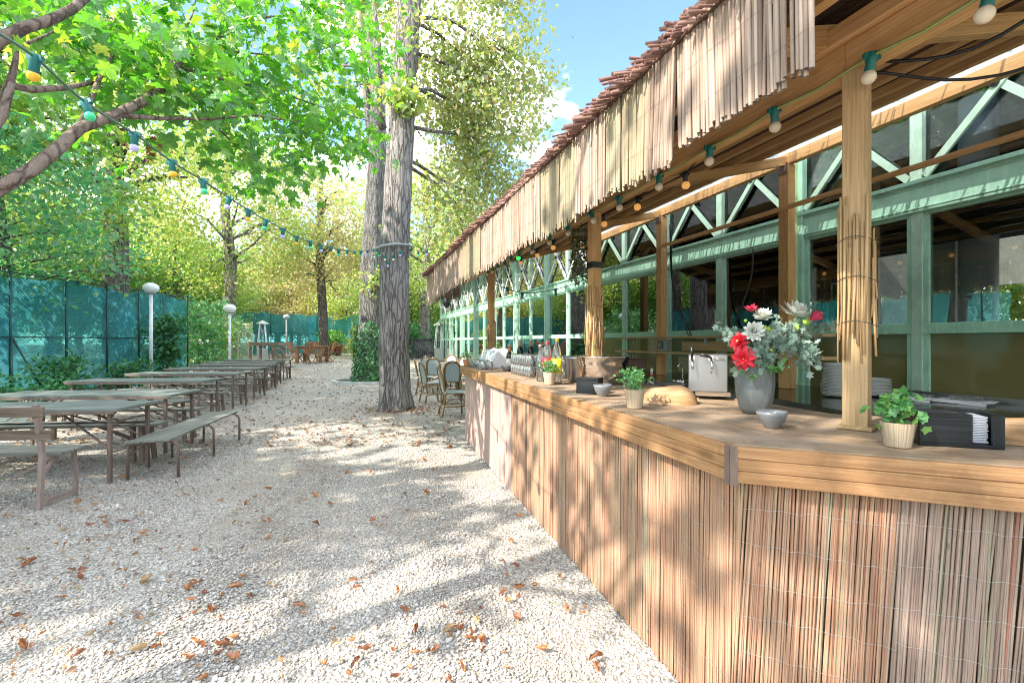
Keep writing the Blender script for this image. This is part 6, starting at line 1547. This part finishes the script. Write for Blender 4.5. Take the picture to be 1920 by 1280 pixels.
# ------------------------------------------------------------------ fallen leaves
def curled(seed, k):
    g_ = random.Random(seed); s = MB(); ln = 1.0; n = 7; b = 0; wd = g_.uniform(.3, .55); cu = g_.uniform(1.3, 3.0); bend = g_.uniform(-.7, 1.8)
    for i in range(n + 1):
        f = i / n; w_ = wd * math.sin(math.pi * min(1, f * .96 + .04)) ** .7 * (1 + .25 * math.sin(f * 17 + seed))
        for j in range(5):
            t_ = (j / 4 - .5) * 2; a = t_ * cu
            s.v.append(Vector((f - .5, math.sin(a) / max(.4, cu) * w_, (1 - math.cos(a)) / max(.4, cu) * w_ + .28 * bend * (f - .5) ** 2 * 2 + .05 * math.sin(f * 9 + t_ * 2 + seed))))
    for i in range(n):
        for j in range(4): s.face([i * 5 + j, (i + 1) * 5 + j, (i + 1) * 5 + j + 1, i * 5 + j + 1], None, True)
    s.tube([(-.5, 0, .03), (-.62, .03, .06), (-.78, .02, .03)], .012, 4)
    zmin = min(v.z for v in s.v); s.v = [v - Vector((0, 0, zmin)) for v in s.v]
    return s
protos = []
kinds = ['curled brown dry leaf lying on the pale gravel', 'curled orange dry leaf lying on the pale gravel', 'curled tan dry leaf lying on the pale gravel']
for k in range(9):
    o = curled(100 + k, k).build('fallen_leaf', L_DRY[k % 3]); tag(o, kinds[k % 3], 'leaf', 'dry leaves scattered on the gravel'); protos.append(o)
rf = random.Random(77); used = 0; tgt = 290
spots = [(330, 905, 0), (440, 1105, 1), (455, 1085, 1), (350, 1110, 1), (505, 1098, 2), (520, 1100, 1), (950, 1080, 1), (945, 1110, 1), (975, 1100, 1), (890, 1200, 1), (950, 1125, 2), (885, 1185, 1), (625, 1180, 1), (300, 1195, 1), (170, 1195, 2), (45, 1050, 0), (60, 1053, 0), (105, 1020, 1), (40, 1105, 2), (80, 1190, 1), (60, 1215, 1), (130, 1225, 2), (335, 1030, 1), (365, 1035, 1), (260, 1165, 1), (275, 1175, 2), (950, 1255, 1), (655, 1265, 1), (300, 1212, 2), (350, 1230, 1), (1060, 1145, 1), (1100, 1140, 1), (1020, 1220, 1), (1120, 1255, 1), (840, 1175, 1), (860, 1150, 1), (505, 1010, 1), (540, 945, 1), (700, 975, 1), (800, 925, 1), (620, 945, 1), (725, 970, 1), (960, 1015, 1), (975, 970, 1), (1055, 975, 0), (25, 1245, 2), (380, 1275, 1)]
for i in range(tgt):
    if i < len(spots): px, py, kc = spots[i]
    elif i % 5 < 2:
        a_, r_ = rf.uniform(0, 6.28), abs(rf.gauss(.06, .09)); Yq = max(2.0, last[1] + r_ * math.sin(a_)); x = last[0] + r_ * math.cos(a_); py = 640 + 1278 / Yq; px = 960 + x / Yq * FP; kc = rf.choice((0, 1, 1, 2))
        if x > front_x(Yq) - .05: px = 600
    else:
        while True:
            py = 700 + 580 * rf.random() ** 1.25; px = rf.uniform(0, 1200); Yq = 1278 / (py - 640 + 2)
            if (px - 960) / FP * Yq < front_x(Yq) - .05 and Yq < 14: break
        kc = rf.choice((0, 0, 1, 1, 2))
    Yq = 1278 / (py - 640); x = (px - 960) / FP * Yq; last = (x, Yq); src = protos[kc + 3 * rf.randrange(3)]
    c = src if (i < 9 and False) else src.copy()
    if c is not src: C.objects.link(c)
    sc = .03 + .045 * rf.random() ** 1.6; c.location = (x, Yq, .004 + .012 * math.sin(x * 2.1 + Yq * .9) * math.sin(Yq * 1.3 - x * .6)); c.scale = (sc,) * 3; c.rotation_euler = (rf.gauss(0, .35), rf.gauss(0, .3), rf.uniform(0, 6.28))
for o in protos: bpy.data.objects.remove(o)
n = 5200; g_ = np.random.default_rng(13)
Yy = 6.5 + 30 * g_.random(n) ** 1.3; Xx = g_.uniform(-1.05, .05, n) * Yy
k = (Xx < front_x(np.minimum(Yy, 7.2)) - .1) & (Xx > -11.3 - .15 * np.maximum(0, Yy - 17)); P = np.stack([Xx[k], Yy[k], np.vectorize(gz)(Yy[k]) + .012], -1)
o = leaves('leaf_litter', P, .075, g_, QUADLEAF, leafmat('litter_leaf', [(0, (.15, .075, .04)), (.5, (.25, .14, .07)), (1, (.33, .23, .13))], .1), None, up=2.2, droop=0); o['kind'] = 'stuff'; tag(o, 'scatter of dry brown leaves over the far gravel', 'leaf litter')
n = 420; a = g_.uniform(0, 6.28, n); rr = .34 + np.abs(g_.normal(0, .45, n)); P = np.stack([at(741, 767, 10.15).x + rr * np.cos(a), 10.15 + rr * np.sin(a), np.full(n, .012)], -1)
o = leaves('trunk_litter', P, .06, g_, QUADLEAF, bpy.data.materials['litter_leaf'], None, up=2.0, droop=0); o['kind'] = 'stuff'; tag(o, 'brown leaf litter gathered round the foot of the tallest trunk', 'leaf litter')
n = 2600; Yy = g_.uniform(2.0, 9, n); Xx = g_.uniform(-6.5, -1.8, n); P = np.stack([Xx, Yy, np.full(n, .01)], -1)
o = leaves('leaf_crumbs', P, .03, g_, QUADLEAF, leafmat('crumb_leaf', [(0, (.2, .1, .05)), (1, (.36, .2, .09))], .1), None, up=2.2, droop=0); o['kind'] = 'stuff'; tag(o, 'crumbled brown leaf bits under the beer tables', 'leaf litter')
